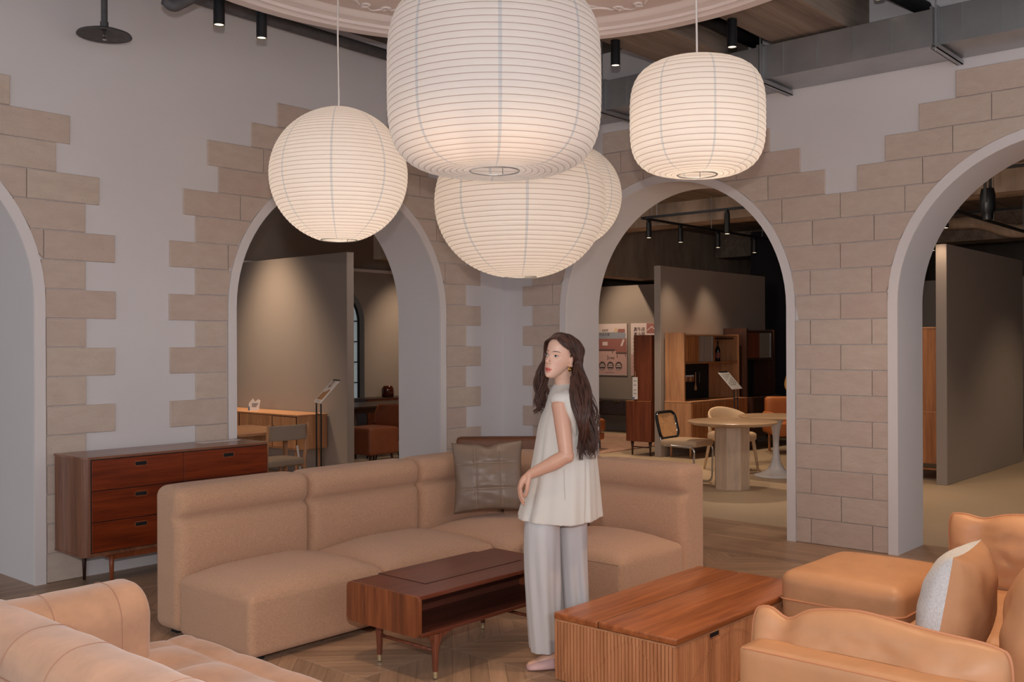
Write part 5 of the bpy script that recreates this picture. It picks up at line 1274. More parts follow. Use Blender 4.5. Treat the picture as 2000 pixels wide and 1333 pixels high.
o = struct(obj('beam', B(9.6, 20.0, 1.0, 1.5, 3.5, CB), M['formwork'], c2))
light('SPOT', 'floor_light', (11.2, 2.4, 3.4), 115, WARM, aim=(11.2, 2.2, 0), size=0.05, spot=85, blend=0.8)
light('SPOT', 'floor_light', (14.0, 1.6, 3.4), 120, WARM, aim=(14.0, 2.6, 0), size=0.05, spot=85, blend=0.8)
light('SPOT', 'floor_light', (9.5, 4.4, 3.4), 65, WARM, aim=(9.5, 4.4, 0), size=0.05, spot=85, blend=0.8)
# ================================================================ PEOPLE
def skin_mat(name, col):
    m, nt, b = nodes(name)
    a = N(nt, 'ShaderNodeAttribute', attribute_name='tint')
    nt.links.new(mixc(nt, 1.0, col, a.outputs['Color'], 'MULTIPLY'), b.inputs['Base Color'])
    b.inputs['Roughness'].default_value = 0.42; b.inputs['Subsurface Weight'].default_value = 0.08; b.inputs['Subsurface Radius'].default_value = (0.02, 0.008, 0.004); b.inputs['Subsurface Scale'].default_value = 0.5
    return m
M['skin'] = skin_mat('skin', S(228, 186, 164)); M['hair'] = plain('dark_brown_hair', S(74, 47, 38), 0.5, noise_amt=0.6, nscale=12, aniso=(4, 4, 0.6))
M['eye_white'] = plain('eye_white', S(225, 220, 218), 0.3); M['iris'] = plain('dark_iris', S(40, 26, 22), 0.15); M['brow'] = plain('eyebrow_hair', S(70, 50, 44), 0.9)
M['lip'] = plain('red_lip', S(190, 70, 68), 0.35)
def remesh(bm, voxel, smooth_it=3, fac=0.5):
    me = bpy.data.meshes.new('tmp'); bmesh.ops.recalc_face_normals(bm, faces=bm.faces); bm.to_mesh(me); bm.free()
    o = bpy.data.objects.new('tmp', me); C.objects.link(o)
    r_ = o.modifiers.new('r', 'REMESH'); r_.mode = 'VOXEL'; r_.voxel_size = voxel
    if smooth_it: s_ = o.modifiers.new('s', 'SMOOTH'); s_.factor = fac; s_.iterations = smooth_it
    dg = bpy.context.evaluated_depsgraph_get(); dg.update(); out = bpy.data.meshes.new_from_object(o.evaluated_get(dg))
    C.objects.unlink(o); bpy.data.objects.remove(o); bpy.data.meshes.remove(me); return out
def ball(bm, c, r, sub=3):
    g = bmesh.ops.create_icosphere(bm, subdivisions=sub, radius=1.0)
    rr = r if isinstance(r, (tuple, list)) else (r, r, r)
    for v in g['verts']: v.co = Vector((c[0]+v.co.x*rr[0], c[1]+v.co.y*rr[1], c[2]+v.co.z*rr[2]))
def limb(bm, pts, rad, n=22, caps=True):
    """tapering limb with rounded joints; smooth interpolation between the joints"""
    P_, R_ = [], []
    L = len(pts)
    for i in range(L-1):
        p0, p1, p2, p3 = [Vector(pts[max(0, min(L-1, i+k))]) for k in (-1, 0, 1, 2)]
        for k in range(6):
            t = k/6; P_.append(0.5*((2*p1)+(p2-p0)*t+(2*p0-5*p1+4*p2-p3)*t*t+(-p0+3*p1-3*p2+p3)*t**3)); R_.append(rad[i]*(1-t)+rad[i+1]*t)
    P_.append(Vector(pts[-1])); R_.append(rad[-1]); tube(bm, P_, R_, n)
    if caps: ball(bm, P_[0], R_[0]*0.98, 2); ball(bm, P_[-1], R_[-1]*0.98, 2)
def ell_sec(cx, cy, hx, hy, z, n=64, p=2.0, fold=None):
    out = []
    for k in range(n):
        a = 2*PI*k/n; c_, s_ = math.cos(a), math.sin(a); f = fold(a, z) if fold else 1.0
        out.append(Vector((cx+hx*f*math.copysign(abs(c_)**(2/p), c_), cy+hy*f*math.copysign(abs(s_)**(2/p), s_), z)))
    return out
def catmull(rows, steps=8):
    out = []; L = len(rows)
    for i in range(L-1):
        r0, r1, r2, r3 = [rows[max(0, min(L-1, i+k))] for k in (-1, 0, 1, 2)]
        for k in range(steps):
            t = k/steps; out.append([0.5*((2*b)+(c-a)*t+(2*a-5*b+4*c-d)*t*t+(-a+3*b-3*c+d)*t**3) for a, b, c, d in zip(r0, r1, r2, r3)])
    out.append(list(rows[-1])); return out
# ---- head frame: x to her left, -y out of the face, z up
yaw, rollh, pit = R(40), R(11), R(0)
Rp = Matrix.Rotation(pit, 4, 'X')
Ry = Matrix(((math.cos(yaw), math.sin(yaw), 0, 0), (-math.sin(yaw), math.cos(yaw), 0, 0), (0, 0, 1, 0), (0, 0, 0, 1)))
Rr = Matrix(((math.cos(rollh), 0, math.sin(rollh), 0), (0, 1, 0, 0), (-math.sin(rollh), 0, math.cos(rollh), 0), (0, 0, 0, 1)))
HC = Vector(((1094-1087)/388.8, -0.02, 1.541))
HM = Matrix.Translation(HC) @ Rr @ Ry @ Rp
def W(px, py, y=0.0): return Vector(((px-1087)/388.8, y, (1298-py)/388.8))
HROWS = [(-0.110, 0.008, -0.068, -0.045), (-0.104, 0.020, -0.078, -0.03), (-0.090, 0.031, -0.083, -0.01), (-0.068, 0.043, -0.083, 0.02), (-0.040, 0.0535, -0.084, 0.055), (-0.005, 0.0610, -0.085, 0.082), (0.030, 0.0655, -0.087, 0.094), (0.060, 0.0655, -0.083, 0.094), (0.085, 0.056, -0.068, 0.082), (0.102, 0.038, -0.042, 0.058), (0.110, 0.010, -0.008, 0.02)]
def head_bm(bm, HM):
    t = bmesh.new(); rows = HROWS
    secs = []
    for z, w_, yf, yb in catmull(rows, 4):
        out = []; cy = (yf+yb)/2; hy = (yb-yf)/2
        for k in range(48):
            a = 2*PI*k/48; c_, s_ = math.cos(a), math.sin(a); e = 2/(2.05 if s_ < 0 else 2.3)
            out.append(Vector((w_*math.copysign(abs(c_)**e, c_), cy+hy*math.copysign(abs(s_)**e, s_), z)))
        secs.append(out)
    loft(t, secs)
    tube(t, [(0, -0.080, 0.014), (0, -0.089, -0.008), (0, -0.102, -0.029), (0, -0.097, -0.038)], [0.005, 0.0060, 0.0085, 0.006], 12); ball(t, (0, -0.0995, -0.031), (0.0085, 0.0085, 0.0075), 2)
    for s in (-1, 1):
        ball(t, (s*0.0100, -0.0890, -0.035), (0.0055, 0.008, 0.005), 2)
        # ear
        lp = [(s*(0.063+0.008*math.sin(k/10*PI)), 0.012+0.016*math.cos(k/10*2*PI*0.8+0.6), -0.008+0.028*math.sin(k/10*2*PI*0.8+0.6)) for k in range(11)]
        tube(t, lp, 0.0048, 8); ball(t, (s*0.063, 0.012, -0.008), (0.005, 0.014, 0.024), 2); ball(t, (s*0.064, 0.004, -0.034), (0.0045, 0.007, 0.009), 2)
    # lips, a little parted
    for z, r_, w_, b_ in ((-0.0640, 0.0034, 0.0195, 0.0025), (-0.0745, 0.0044, 0.016, -0.0025)):
        tube(t, [(w_*u, -0.0825-0.0045*(1-u*u)+(0.008*u*u), z+b_*(1-abs(u))*(1 if z > -0.07 else 1)-0.001*(1-abs(u)) -(0.004 if z > -0.07 else -0.0045)*u*u) for u in [-1+0.2*q for q in range(11)]], [r_*(0.35+0.65*(1-u*u)) for u in [-1+0.2*q for q in range(11)]], 10)
    ball(t, (0, -0.0735, -0.099), (0.013, 0.010, 0.010), 2)
    for v in t.verts: v.co = HM @ v.co
    me = bpy.data.meshes.new('t'); bmesh.ops.recalc_face_normals(t, faces=t.faces); t.to_mesh(me); t.free(); bm.from_mesh(me); bpy.data.meshes.remove(me)
xr, yr = wd(5.0, 87/F*5.0)
woman = root('person', 'woman in ivory sleeveless vest and off-white trousers looking back over her shoulder', 'person', (xr, yr, 0), A-R(90))
TC = Vector((0.05, 0.03, 0))
bm = bmesh.new(); head_bm(bm, HM)
limb(bm, [HM @ Vector((0, 0.02, -0.05)), Vector((0.034, 0.005, 1.44)), Vector((0.047, 0.025, 1.36))], [0.050, 0.046, 0.056])
ball(bm, (0.05, 0.03, 1.30), (0.10, 0.16, 0.07), 3)
# left arm, across the side of the vest
SH, EL, WR = Vector((0.012, -0.140, 1.315)), Vector((0.037, -0.196, 1.070)), Vector((-0.140, -0.165, 0.975))
limb(bm, [SH, (SH+EL)/2+Vector((0.0, -0.004, 0)), EL], [0.046, 0.040, 0.034]); limb(bm, [EL, EL+(WR-EL)*0.35+Vector((0, 0, -0.004)), WR], [0.034, 0.036, 0.0215])
ball(bm, EL+Vector((0.006, 0.0, -0.004)), 0.033, 2)
# left hand: palm drops from the wrist, four bent fingers and a thumb off the side of the palm
kn = [Vector((-0.186, -0.176, 0.912)), Vector((-0.191, -0.158, 0.905)), Vector((-0.190, -0.138, 0.906)), Vector((-0.184, -0.120, 0.913))]
for i, k_ in enumerate(kn):
    limb(bm, [WR+Vector((-0.003, 0.006-0.004*i, 0)), WR+(k_-WR)*0.5+Vector((-0.008, 0, 0.004)), k_], [0.0175, 0.0165, 0.0105], 10)
ln = [0.070, 0.080, 0.074, 0.058]
for i, k_ in enumerate(kn):
    l_ = ln[i]; d1 = Vector((0.10, 0.04-0.02*i, -1)).normalized(); d2 = Vector((0.28+0.05*i, 0.06, -1)).normalized(); d3 = Vector((0.50+0.06*i, 0.08, -0.9)).normalized()
    a_ = k_+d1*l_*0.45; b_ = a_+d2*l_*0.32; c_ = b_+d3*l_*0.26
    limb(bm, [k_, a_, b_, c_], [0.0092, 0.0078, 0.0072, 0.0058], 10)
limb(bm, [WR+Vector((-0.004, -0.012, -0.012)), Vector((-0.150, -0.186, 0.930)), Vector((-0.154, -0.186, 0.898)), Vector((-0.161, -0.180, 0.872))], [0.014, 0.0115, 0.0095, 0.0068], 10)
# right arm, mostly behind her
SR, ER, WR2 = Vector((0.118, 0.185, 1.315)), Vector((0.176, 0.150, 1.072)), Vector((0.02, 0.30, 0.95))
limb(bm, [SR, (SR+ER)/2, ER], [0.044, 0.038, 0.032]); limb(bm, [ER, (ER+WR2)/2, WR2], [0.032, 0.033, 0.021])
for i in range(4):
    k_ = WR2+Vector((-0.065+0.01*i, 0.045-0.018*i, -0.045)); limb(bm, [WR2, k_], [0.018, 0.011], 10); limb(bm, [k_, k_+Vector((-0.03, 0.0, -0.03)), k_+Vector((-0.035, -0.01, -0.06-0.004*(i % 2)))], [0.009, 0.0078, 0.006], 10)
limb(bm, [WR2, WR2+Vector((-0.02, -0.03, -0.04)), WR2+Vector((-0.04, -0.045, -0.075))], [0.015, 0.011, 0.007], 10)
# trunk and legs under the clothes, feet in the slippers
limb(bm, [Vector((0.05, 0.03, 1.30)), Vector((0.04, 0.03, 1.10)), Vector((0.01, 0.03, 0.90))], [0.09, 0.08, 0.085])
for hx_, hy_, kx, ax_, ay_ in ((-0.045, -0.02, -0.07, 0.015, -0.055), (0.065, 0.08, 0.085, 0.115, 0.10)):
    limb(bm, [Vector((hx_, hy_, 0.88)), Vector((kx, (hy_+ay_)/2, 0.48)), Vector(((kx+ax_)/2-0.01, (hy_+ay_)/2, 0.30)), Vector((ax_, ay_, 0.10))], [0.066, 0.052, 0.046, 0.031])
    d = Vector((-0.97, -0.22, 0)).normalized(); an = Vector((ax_, ay_, 0.085))
    limb(bm, [an+Vector((0.004, 0, 0.02)), an+Vector((0.018, 0.004, -0.04))], [0.033, 0.030], 12)
    limb(bm, [an+Vector((0.02, 0.004, -0.045)), an+d*0.05+Vector((0, 0, -0.030)), an+d*0.12+Vector((0, 0, -0.052)), an+d*0.16+Vector((0, 0, -0.058))], [0.029, 0.031, 0.024, 0.016], 12)
me = remesh(bm, 0.0030, 2, 0.4)
# sculpt and tint in the head frame
co = np.empty(len(me.vertices)*3, np.float32); me.vertices.foreach_get('co', co); co = co.reshape(-1, 3)
HI = np.array(HM.inverted()); hc = co@HI[:3, :3].T+HI[:3, 3]
face = (hc[:, 1] < -0.02) & (np.abs(hc[:, 2]) < 0.13) & (np.abs(hc[:, 0]) < 0.08)
def gau(c, s): return np.exp(-(((hc[:, 0]-c[0])/s[0])**2+((hc[:, 2]-c[1])/s[1])**2))*face
dyf = np.zeros(len(hc))
for s in (-1, 1):
    dyf += 0.0085*gau((s*0.031, 0.002), (0.014, 0.0085))        # eye hollows
    dyf -= 0.0015*gau((s*0.030, 0.021), (0.016, 0.006)); dyf -= 0.0025*gau((s*0.038, -0.024), (0.016, 0.014))
    dyf += 0.0030*gau((s*0.052, 0.045), (0.02, 0.02))
dyf += 0.0030*gau((0, 0.008), (0.008, 0.008)); dyf += 0.0045*gau((0, -0.0692), (0.014, 0.0016)); dyf += 0.0028*gau((0, -0.085), (0.018, 0.005))
hc2 = hc.copy(); hc2[:, 1] += dyf; HMn = np.array(HM); co2 = hc2@HMn[:3, :3].T+HMn[:3, 3]
me.vertices.foreach_set('co', co2.astype(np.float32).ravel())
tint = np.ones((len(hc), 4), np.float32)
up_ = np.exp(-((hc[:, 2]+0.0642+0.0035*(np.abs(hc[:, 0])/0.02)**2)/0.0040)**4)*(np.abs(hc[:, 0]) < 0.0205)*face*(hc[:, 1] < -0.066)
lo_ = np.exp(-((hc[:, 2]+0.0750-0.004*(np.abs(hc[:, 0])/0.02)**2)/0.0048)**4)*(np.abs(hc[:, 0]) < 0.0180)*face*(hc[:, 1] < -0.066)
lip = np.clip(up_+lo_, 0, 1)[:, None]; red = np.array([[0.86, 0.27, 0.30]]); tint[:, :3] = tint[:, :3]*(1-lip)+red*lip
gap = np.exp(-((hc[:, 2]+0.0692)/0.0018)**2)*(np.abs(hc[:, 0]) < 0.015)*face; tint[:, :3] *= (1-0.55*gap[:, None])
blush = sum(gau((s*0.040, -0.028), (0.02, 0.016)) for s in (-1, 1))[:, None]*0.18; tint[:, :3] = tint[:, :3]*(1-blush)+np.array([[1.0, 0.72, 0.70]])*blush
body = hc[:, 2] < -0.14; tint[body, :3] *= np.array([0.86, 0.78, 0.74])  # skin below the head darkened: its shading is put into the tint
ca_ = me.color_attributes.new('tint', 'FLOAT_COLOR', 'POINT'); ca_.data.foreach_set('color', tint.ravel())
bodyo = link('body', me, M['skin'], woman, True)
# eyes, brows
def on_head(name, bm, mat, parent, smooth=True):
    for v in bm.verts: v.co = HM @ v.co
    return obj(name, bm, mat, parent, smooth=smooth)
for s in (-1, 1):
    bm = bmesh.new(); g = []
    for j in range(9):
        u = -1+j/4; hw = 0.0046*(1-abs(u)**2.2); row = []
        for i in range(7):
            v = -1+i/3; row.append(bm.verts.new((s*0.0305+u*0.0135, -0.0765-0.0035*(1-u*u)-0.0010*(1-v*v)+0.005*(u*s > 0)*u*u, 0.0015+hw*v+0.0014*u*s)))
        g.append(row)
    for j in range(8):
        for i in range(6): bm.faces.new((g[j][i], g[j][i+1], g[j+1][i+1], g[j+1][i]))
    e_ = on_head('eye', bm, M['eye_white'], woman)
    bm = bmesh.new(); lathe(bm, [(0.0001, 0), (0.003, 0.0002), (0.0056, 0.0008)], 20)
    for v in bm.verts: v.co = Vector((s*0.0305+0.0015+v.co.x, -0.0818+v.co.z, 0.0022+v.co.y*0.86))
    on_head('iris', bm, M['iris'], e_)
    on_head('eyelashes', T([(s*0.0305+u*0.0145, -0.0772-0.0042*(1-u*u)+0.005*(u*s > 0)*u*u, 0.0015+0.0052*(1-abs(u)**2.0)+0.0012*u*s) for u in [-1+0.2*q for q in range(11)]], [0.0006+0.0008*(1-u*u) for u in [-1+0.2*q for q in range(11)]], 6), M['iris'], woman)
    on_head('eyebrow', T([(s*(0.012+0.036*q/10), -0.0865+0.0175*(q/10)**2.0, 0.0205+0.005*math.sin(q/10*PI*0.8)) for q in range(11)], [0.0012*(0.5+math.sin(q/10*PI*0.85+0.3)) for q in range(11)], 6), M['brow'], woman)
# hoop earring
on_head('earring', tube(bmesh.new(), [(0.0690, 0.002+0.009*math.cos(k/20*2*PI), -0.047+0.010*math.sin(k/20*2*PI)) for k in range(20)], 0.0024, 8, closed=True), M['gold'], woman)
on_head('earring', tube(bmesh.new(), [(0.0710, -0.002+0.007*math.cos(k/20*2*PI), -0.049+0.009*math.sin(k/20*2*PI)) for k in range(20)], 0.0022, 8, closed=True), M['gold'], woman)
# ---- vest
def xz(px): return (px-1087)/388.8
VR = [  # z, left x, right x, half depth
    (1.418, 0.000, 0.085, 0.052), (1.392, -0.022, 0.112, 0.086), (1.362, -0.040, 0.135, 0.140), (1.325, -0.052, 0.155, 0.180), (1.27, -0.070, 0.172, 0.186), (1.20, -0.093, 0.182, 0.170), (1.12, -0.108, 0.190, 0.165), (1.03, -0.124, 0.199, 0.172), (0.93, -0.146, 0.207, 0.184), (0.83, -0.174, 0.213, 0.194), (0.745, -0.196, 0.217, 0.200), (0.722, -0.200, 0.218, 0.200)]
def vfold(a, z):
    k = max(0, min(1, (1.32-z)/0.6))
    f = 1+k*(0.034*math.sin(5*a+1.0+0.6*z)+0.026*math.sin(9*a+0.4+2*z)+0.018*math.sin(15*a+3*z))
    f -= 0.10*k*math.exp(-((((a-math.radians(308)+PI) % (2*PI))-PI)/0.05)**2)*(1 if z < 1.0 else max(0, (1.08-z)/0.08))
    f -= 0.045*k*math.exp(-((((a-math.radians(222)+PI) % (2*PI))-PI)/0.07)**2)
    return f
bm = bmesh.new(); secs = []
vr = catmull(VR, 8)
for z, xl, xr_, hy in vr:
    zz = z
    s_ = ell_sec((xl+xr_)/2, 0.03, (xr_-xl)/2, hy, z, 160, 2.15, vfold)
    if z < 0.80:
        for p in s_: p.z += (0.80-z)/0.08*(-0.012*math.cos((p.x-0.03)*7)+0.012) + (0.80-z)/0.08*0.04*max(0, p.x-0.10)
    secs.append(s_)
# turn the hem inward so the garment reads as cloth with a hollow inside
last = secs[-1]; secs.append([Vector((0.01+(p.x-0.01)*0.955, 0.03+(p.y-0.03)*0.955, p.z+0.003)) for p in last]); secs.append([Vector((0.01+(p.x-0.01)*0.92, 0.03+(p.y-0.03)*0.92, p.z+0.018)) for p in last])
loft(bm, secs)
# cap sleeves
for s, c_ in ((-1, Vector((0.022, -0.128, 1.335))), (1, Vector((0.12, 0.17, 1.335)))):
    ball(bm, c_, (0.060, 0.056, 0.042), 3)
limb(bm, [Vector((0.048, -0.10, 1.365)), Vector((0.044, -0.150, 1.340)), Vector((0.060, -0.168, 1.28)), Vector((0.082, -0.130, 1.17))], [0.026, 0.030, 0.027, 0.012])
me = remesh(bm, 0.0042, 3, 0.45)
vest = link('vest', me, M['cloth_white'], woman, True)
vco = np.empty(len(me.vertices)*3, np.float32); me.vertices.foreach_get('co', vco); vco = vco.reshape(-1, 3)
def back_yy(x, z):       # nearest side of the cloth at this place
    m_ = (np.abs(vco[:, 0]-x) < 0.008) & (np.abs(vco[:, 2]-z) < 0.008); return float(vco[m_, 1].min()) if m_.any() else -0.15
obj('pocket_seam', T([(xz(1098), back_yy(xz(1098), 0.995)-0.001, 0.995), (xz(1098), back_yy(xz(1098), 0.93)-0.001, 0.93), (xz(1099), back_yy(xz(1099), 0.85)-0.001, 0.85)], 0.0009, 6), M['cloth_seam'], vest)
# ---- trousers
def leg(bm, rows, ph):
    def fo(a, z):
        k = max(0, min(1, (0.76-z)/0.35)); return 1+k*(0.05*math.sin(3*a+ph)+0.075*math.sin(5*a+ph*2+z*3)+0.045*math.sin(9*a+z*5+ph))
    secs = []
    for z, xl, xr_, cy, hy in catmull(rows, 8): secs.append(ell_sec((xl+xr_)/2, cy, (xr_-xl)/2, hy, z, 72, 2.2, fo))
    l_ = secs[-1]; cx = sum(p.x for p in l_)/len(l_); cyy = sum(p.y for p in l_)/len(l_)
    secs.append([Vector((cx+(p.x-cx)*0.93, cyy+(p.y-cyy)*0.93, p.z+0.002)) for p in l_]); secs.append([Vector((cx+(p.x-cx)*0.82, cyy+(p.y-cyy)*0.82, p.z+0.09)) for p in l_])
    loft(bm, secs)
bm = bmesh.new()
leg(bm, [(0.98, -0.09, 0.05, 0.02, 0.07), (0.85, -0.128, 0.03, 0.0, 0.09), (0.76, -0.150, 0.018, -0.02, 0.100), (0.69, -0.166, 0.012, -0.040, 0.106), (0.50, -0.168, 0.008, -0.05, 0.100), (0.30, -0.158, 0.004, -0.055, 0.092), (0.14, -0.146, 0.002, -0.055, 0.088), (0.088, -0.141, 0.0, -0.055, 0.086)], 0.5)
leg(bm, [(0.98, 0.0, 0.12, 0.06, 0.07), (0.85, -0.01, 0.140, 0.07, 0.09), (0.76, 0.0, 0.150, 0.08, 0.10), (0.69, 0.004, 0.158, 0.09, 0.105), (0.50, 0.012, 0.160, 0.11, 0.10), (0.30, 0.020, 0.164, 0.11, 0.095), (0.14, 0.026, 0.168, 0.11, 0.09), (0.088, 0.03, 0.168, 0.11, 0.088)], 2.1)
loft(bm, [ell_sec(0.0, 0.03, hx, hy, z, 64, 2.2) for z, hx, hy in ((1.0, 0.10, 0.10), (0.90, 0.125, 0.125), (0.80, 0.135, 0.13), (0.76, 0.10, 0.10))])
me = remesh(bm, 0.0045, 4, 0.5)
tr = link('trousers', me, M['pants'], woman, True)
# ---- slippers
for (ax_, ay_) in ((0.015, -0.055), (0.115, 0.10)):
    d = Vector((-0.97, -0.22, 0)).normalized(); s_ = Vector((0.22, -0.97, 0)).normalized(); c0 = Vector((ax_, ay_, 0))
    def foot_w(t): return 0.030+0.016*math.sin(min(1, t*1.15)*PI*0.62)*(1 if t < 0.75 else max(0.35, 1-((t-0.75)/0.25)**2*0.65))
    def SP_(t, u, z): return c0+Vector((0.055, 0.012, 0))+d*(t*0.232)+s_*(u*foot_w(t))+Vector((0, 0, z))
    bm = bmesh.new(); secs = []
    for k in range(19):
        t_ = k/18; w0 = foot_w(t_)*(1 if 0 < k < 18 else 0.6)
        ring = []
        for q in range(16):
            a = 2*PI*q/16; ring.append(c0+Vector((0.055, 0.012, 0))+d*(t_*0.232)+s_*(w0*math.cos(a))+Vector((0, 0, 0.014+0.013*math.sin(a))))
        secs.append(ring)
    loft(bm, secs)
    secs = []
    for k in range(11):    # band over the toes
        t_ = 0.42+0.56*k/10; top = 0.070-0.040*(k/10)**1.3
        ring = []
        for q in range(20):
            a = 2*PI*q/20; ring.append(c0+Vector((0.055, 0.012, 0))+d*(t_*0.232)+s_*((foot_w(t_)+0.002)*math.cos(a)*(1 if k < 10 else 0.7))+Vector((0, 0, 0.014+(top-0.014)*max(0, math.sin(a))+0.010*min(0, math.sin(a)))))
        secs.append(ring)
    loft(bm, secs)
    obj('slipper', bm, M['slipper'], woman, smooth=True)
# ---- hair
rnd = random.Random(11); bm = bmesh.new(); core = bmesh.new()
def hw(p): return HM @ Vector(p)
def back_y(x, z):        # how near the vest comes at this place
    i = min(range(len(vr)), key=lambda q: abs(vr[q][0]-z)); _, xl, xr_, hy = vr[i]; cx, hx = (xl+xr_)/2, (xr_-xl)/2
    u = min(0.97, abs(x-cx)/hx); return 0.03-hy*math.sqrt(1-u*u)
def strand(pts, r0, wav, ph, n=30):
    P_ = []; L = len(pts)
    for i in range(L-1):
        p0, p1, p2, p3 = [pts[max(0, min(L-1, i+k))] for k in (-1, 0, 1, 2)]
        for k in range(6):
            t = k/6; P_.append(0.5*((2*p1)+(p2-p0)*t+(2*p0-5*p1+4*p2-p3)*t*t+(-p0+3*p1-3*p2+p3)*t**3))
    P_.append(pts[-1]); m = len(P_)
    out = []
    for i, p in enumerate(P_):
        s = i/(m-1); w_ = wav*max(0, s-0.22)*2.0
        out.append(p+Vector((w_*math.sin(s*17+ph), w_*0.6*math.cos(s*15+ph*1.7), 0)))
    tube(bm, out, [r0*(0.7+0.3*math.sin(i/(m-1)*PI))*(1 if i < m*0.75 else max(0.15, 1-(i/(m-1)-0.75)*3.4)) for i in range(m)], 5)
# scalp: a close cap over crown, sides and back of the head
t = bmesh.new(); g = []
hr = catmull(HROWS[3:], 10); NI = len(hr)
for z, w_, yf, yb in hr:
    row = []; cy = (yf+yb)/2; hy = (yb-yf)/2
    for k in range(180):
        a = 2*PI*k/180; c_, s_ = math.cos(a), math.sin(a); e = 2/(2.05 if s_ < 0 else 2.3); gz = 1+0.05*(z > 0.06)
        row.append(((w_+0.007)*math.copysign(abs(c_)**e, c_), cy+(hy+0.007)*math.copysign(abs(s_)**e, s_), z+0.008*max(0, min(1, (z-0.05)/0.05))))
    g.append(row)
g.append([(0, 0.006, 0.1195)]*180); NI += 1
def in_face(p):
    x, y, z = p; hl = 0.084-0.8*max(0, abs(x)-0.016)
    return (y < -0.030 and z < hl) or (z < 0.045 and y < -0.012) or (z < 0.008 and y < 0.030) or (z < -0.03 and y < 0.035)
vs = {}
for i in range(NI-1):
    for k in range(180):
        q = [(i, k), (i+1, k), (i+1, (k+1) % 180), (i, (k+1) % 180)]
        if any(in_face(g[a][b]) for a, b in q): continue
        fv = []
        for a, b in q:
            if (a, b) not in vs: vs[(a, b)] = t.verts.new(hw(g[a][b]))
            if vs[(a, b)] not in fv: fv.append(vs[(a, b)])
        if len(fv) > 2:
            try: t.faces.new(fv)
            except ValueError: pass
bmesh.ops.remove_doubles(t, verts=t.verts, dist=1e-5); bmesh.ops.recalc_face_normals(t, faces=t.faces); bmesh.ops.solidify(t, geom=t.faces[:], thickness=0.004)
me_ = bpy.data.meshes.new('t'); t.to_mesh(me_); t.free(); bm.from_mesh(me_)
# near side: from the parting over the crown, behind the ear, down the back
PX0 = -0.004                     # parting, a touch to her right
for i in range(330):
    u = rnd.random(); v = rnd.random(); off = (rnd.random()-0.5)
    yp = -0.070+0.150*u
    zp = 0.122-0.75*max(0, -yp-0.030)-0.45*max(0, yp-0.04)
    p0 = hw((PX0+0.004*rnd.random(), yp, zp))
    if u < 0.30:      # front locks sweep back over the temple
        q1 = hw((0.034, yp-0.002, 0.108-0.10*(0.30-u))); q2 = hw((0.066+0.004*v, -0.052+0.10*u+0.02*v, 0.066-0.02*v)); q3 = hw((0.078+0.006*v, -0.016+0.04*v, 0.024-0.01*v))
    else:
        q1 = hw((0.042, yp*0.95, 0.112-0.25*max(0, yp-0.02))); q2 = hw((0.070+0.006*v, yp*0.8+0.015, 0.070)); q3 = hw((0.077+0.008*v, 0.012+0.06*(u-0.3)/0.7+0.01*v, 0.020))
    if u > 0.85: q2 = hw((0.055*v+0.01, 0.100, 0.060)); q3 = hw((0.062*v, 0.110, 0.01))
    ear = hw((0.074+0.014*rnd.random(), 0.032+0.02*v, -0.020)) if u < 0.85 else hw((0.060*v, 0.10+0.015*v, -0.04))
    w1 = W(1114+42*v+4*off, 764+6*off); w2 = W(1118+40*v+6*off, 815+8*off); w3 = W(1127+32*v+8*off, 853+10*rnd.random())
    ze = 866+20*rnd.random() if rnd.random() < 0.8 else 893
    w4 = W(1134+22*v+10*off, ze)
    ps = [p0, q1, q2, q3, ear]
    for w_ in (w1, w2, w3, w4):
        y = back_y(w_.x, w_.z)-0.016-0.028*rnd.random()
        if w_.z > 1.17 and w_.x < 0.15: y = min(y, -0.165-0.02*rnd.random()-0.03*max(0, 0.12-w_.x)/0.05)
        ps.append(Vector((w_.x, min(y, 0.06), w_.z)))
    ps[5].y = (ps[4].y*0.3+ps[5].y*0.7)
    strand(ps, 0.0032+0.0016*rnd.random(), 0.010+0.006*rnd.random(), int(v*7)*0.9+rnd.random()*0.7)
for i in range(170):
    u = rnd.random(); v = rnd.random(); off = rnd.random()-0.5
    yp = -0.070+0.12*u; zp = 0.122-0.75*max(0, -yp-0.030)
    p0 = hw((PX0-0.003*rnd.random(), yp, zp))
    m0 = hw((-0.038, yp-0.002, 0.108-0.10*max(0, 0.3-u))); m1 = hw((-0.072-0.006*v, -0.056+0.07*u+0.010*v, 0.056-0.01*v)); m2 = hw((-0.078-0.008*v, -0.020+0.05*u, 0.000))
    w1 = W(1053+15*v+6*off, 728, 0.03+0.05*u); w2 = W(1046+24*v+5*off, 762, 0.0+0.05*u); w3 = W(1049+15*v+8*off, 788+10*rnd.random(), -0.02+0.05*u)
    ps = [p0, m0, m1, m2, w1, w2, w3]
    if rnd.random() < 0.4: ps.append(W(1047+12*v, 806+10*off, 0.0))
    strand(ps, 0.0026+0.0014*rnd.random(), 0.012, int(v*5)*1.1+rnd.random()*0.8)
for i in range(26):      # loose hairs that stand off
    v = rnd.random(); ps = [hw((0.05, 0.05, 0.08)), hw((0.088, 0.045, 0.02)), W(1128+14*v, 740, -0.06), W(1152+10*v, 800, -0.06), W(1158+8*v, 850, -0.03), W(1150+14*v, 885, -0.03)]
    strand(ps, 0.0012, 0.016, rnd.random()*6)
obj('hair', bm, M['hair'], woman, smooth=True)
core.free()
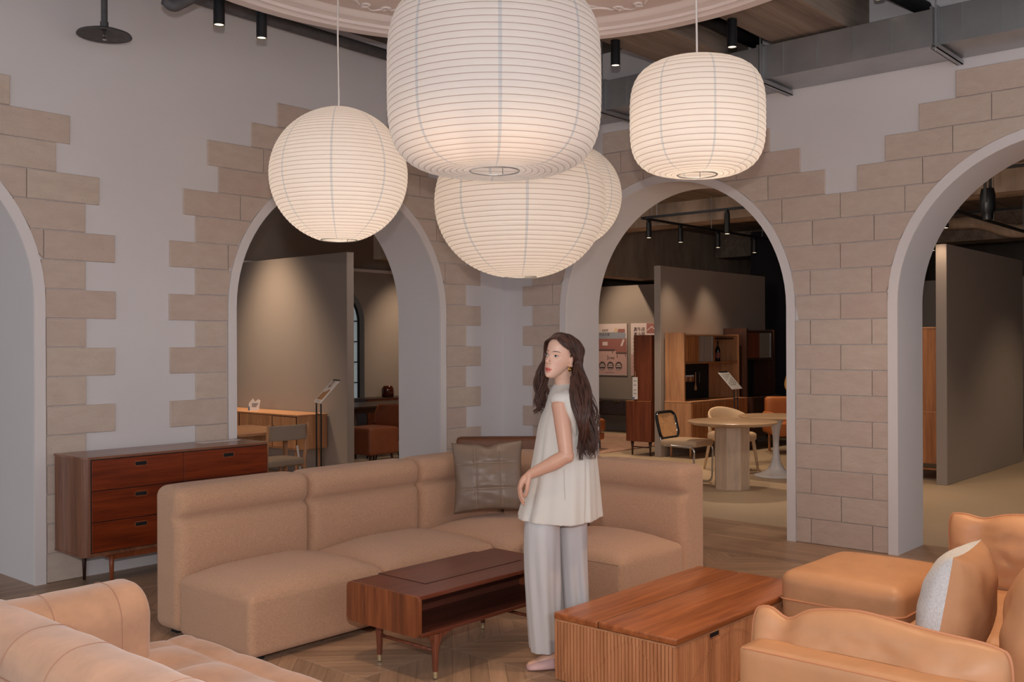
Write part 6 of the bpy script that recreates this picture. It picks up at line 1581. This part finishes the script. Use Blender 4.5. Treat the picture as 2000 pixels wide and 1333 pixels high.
# ---- second visitor, nearly hidden by the pier
M['yellow'] = plain('yellow_knit', S(214, 160, 80), 0.9); M['navy'] = plain('dark_trousers', S(50, 52, 62), 0.9)
xv, yv = wd(13.0, (1576-1000)/F*13.0)
vis = root('person', 'visitor in a yellow top almost hidden behind the right stone pier', 'person', (xv, yv, 0), A-R(90))
bm = bmesh.new(); HM2 = Matrix.Translation((0, 0, 1.50)) @ Matrix.Rotation(R(150), 4, 'Z'); head_bm(bm, HM2)
limb(bm, [(0, 0.01, 1.45), (0, 0.02, 1.35)], [0.05, 0.055]); limb(bm, [(0, 0.02, 1.30), (0, 0.02, 1.0), (0, 0.02, 0.9)], [0.10, 0.09, 0.10])
for s in (-1, 1):
    limb(bm, [(s*0.16, 0.02, 1.32), (s*0.23, 0.03, 1.08), (s*0.16, -0.12, 0.96)], [0.045, 0.036, 0.024])
    for q in range(4): limb(bm, [(s*0.16, -0.12, 0.96), (s*0.15, -0.17, 0.93+0.012*q), (s*0.13, -0.22, 0.91+0.014*q)], [0.02, 0.010, 0.007], 8)
    limb(bm, [(s*0.16, -0.12, 0.97), (s*0.13, -0.16, 0.99)], [0.014, 0.008], 8)
    limb(bm, [(s*0.09, 0.02, 0.86), (s*0.10, 0.02, 0.46), (s*0.10, 0.03, 0.09)], [0.08, 0.052, 0.034]); limb(bm, [(s*0.10, 0.05, 0.035), (s*0.11, -0.13, 0.03)], [0.034, 0.028])
me = remesh(bm, 0.008, 2); tn = me.color_attributes.new('tint', 'FLOAT_COLOR', 'POINT'); tn.data.foreach_set('color', np.ones(len(me.vertices)*4, np.float32)); link('body', me, M['skin'], vis, True)
bm = bmesh.new(); loft(bm, [ell_sec(0, 0.02, hx, hy, z, 40, 2.3) for z, hx, hy in ((1.40, 0.06, 0.06), (1.36, 0.14, 0.085), (1.25, 0.19, 0.12), (1.05, 0.175, 0.12), (0.84, 0.185, 0.13))])
for s in (-1, 1): limb(bm, [(s*0.16, 0.02, 1.32), (s*0.235, 0.03, 1.08), (s*0.19, -0.07, 0.99)], [0.058, 0.054, 0.045])
link('knit_top', remesh(bm, 0.008, 3), M['yellow'], vis, True)
bm = bmesh.new()
for s in (-1, 1): limb(bm, [(s*0.09, 0.02, 0.88), (s*0.10, 0.02, 0.46), (s*0.10, 0.03, 0.12)], [0.10, 0.075, 0.06])
link('trousers', remesh(bm, 0.008, 3), M['navy'], vis, True)
bm = bmesh.new(); ball(bm, HM2 @ Vector((0, 0.016, 0.03)), (0.088, 0.095, 0.10), 3); limb(bm, [HM2 @ Vector((0, 0.05, 0.0)), HM2 @ Vector((0, 0.08, -0.10))], [0.07, 0.05]); obj('hair', bm, M['hair'], vis, smooth=True)
# ================================================================ tidy up
for o in bpy.data.objects:
    if o.type == 'LIGHT': o['kind'] = 'helper'
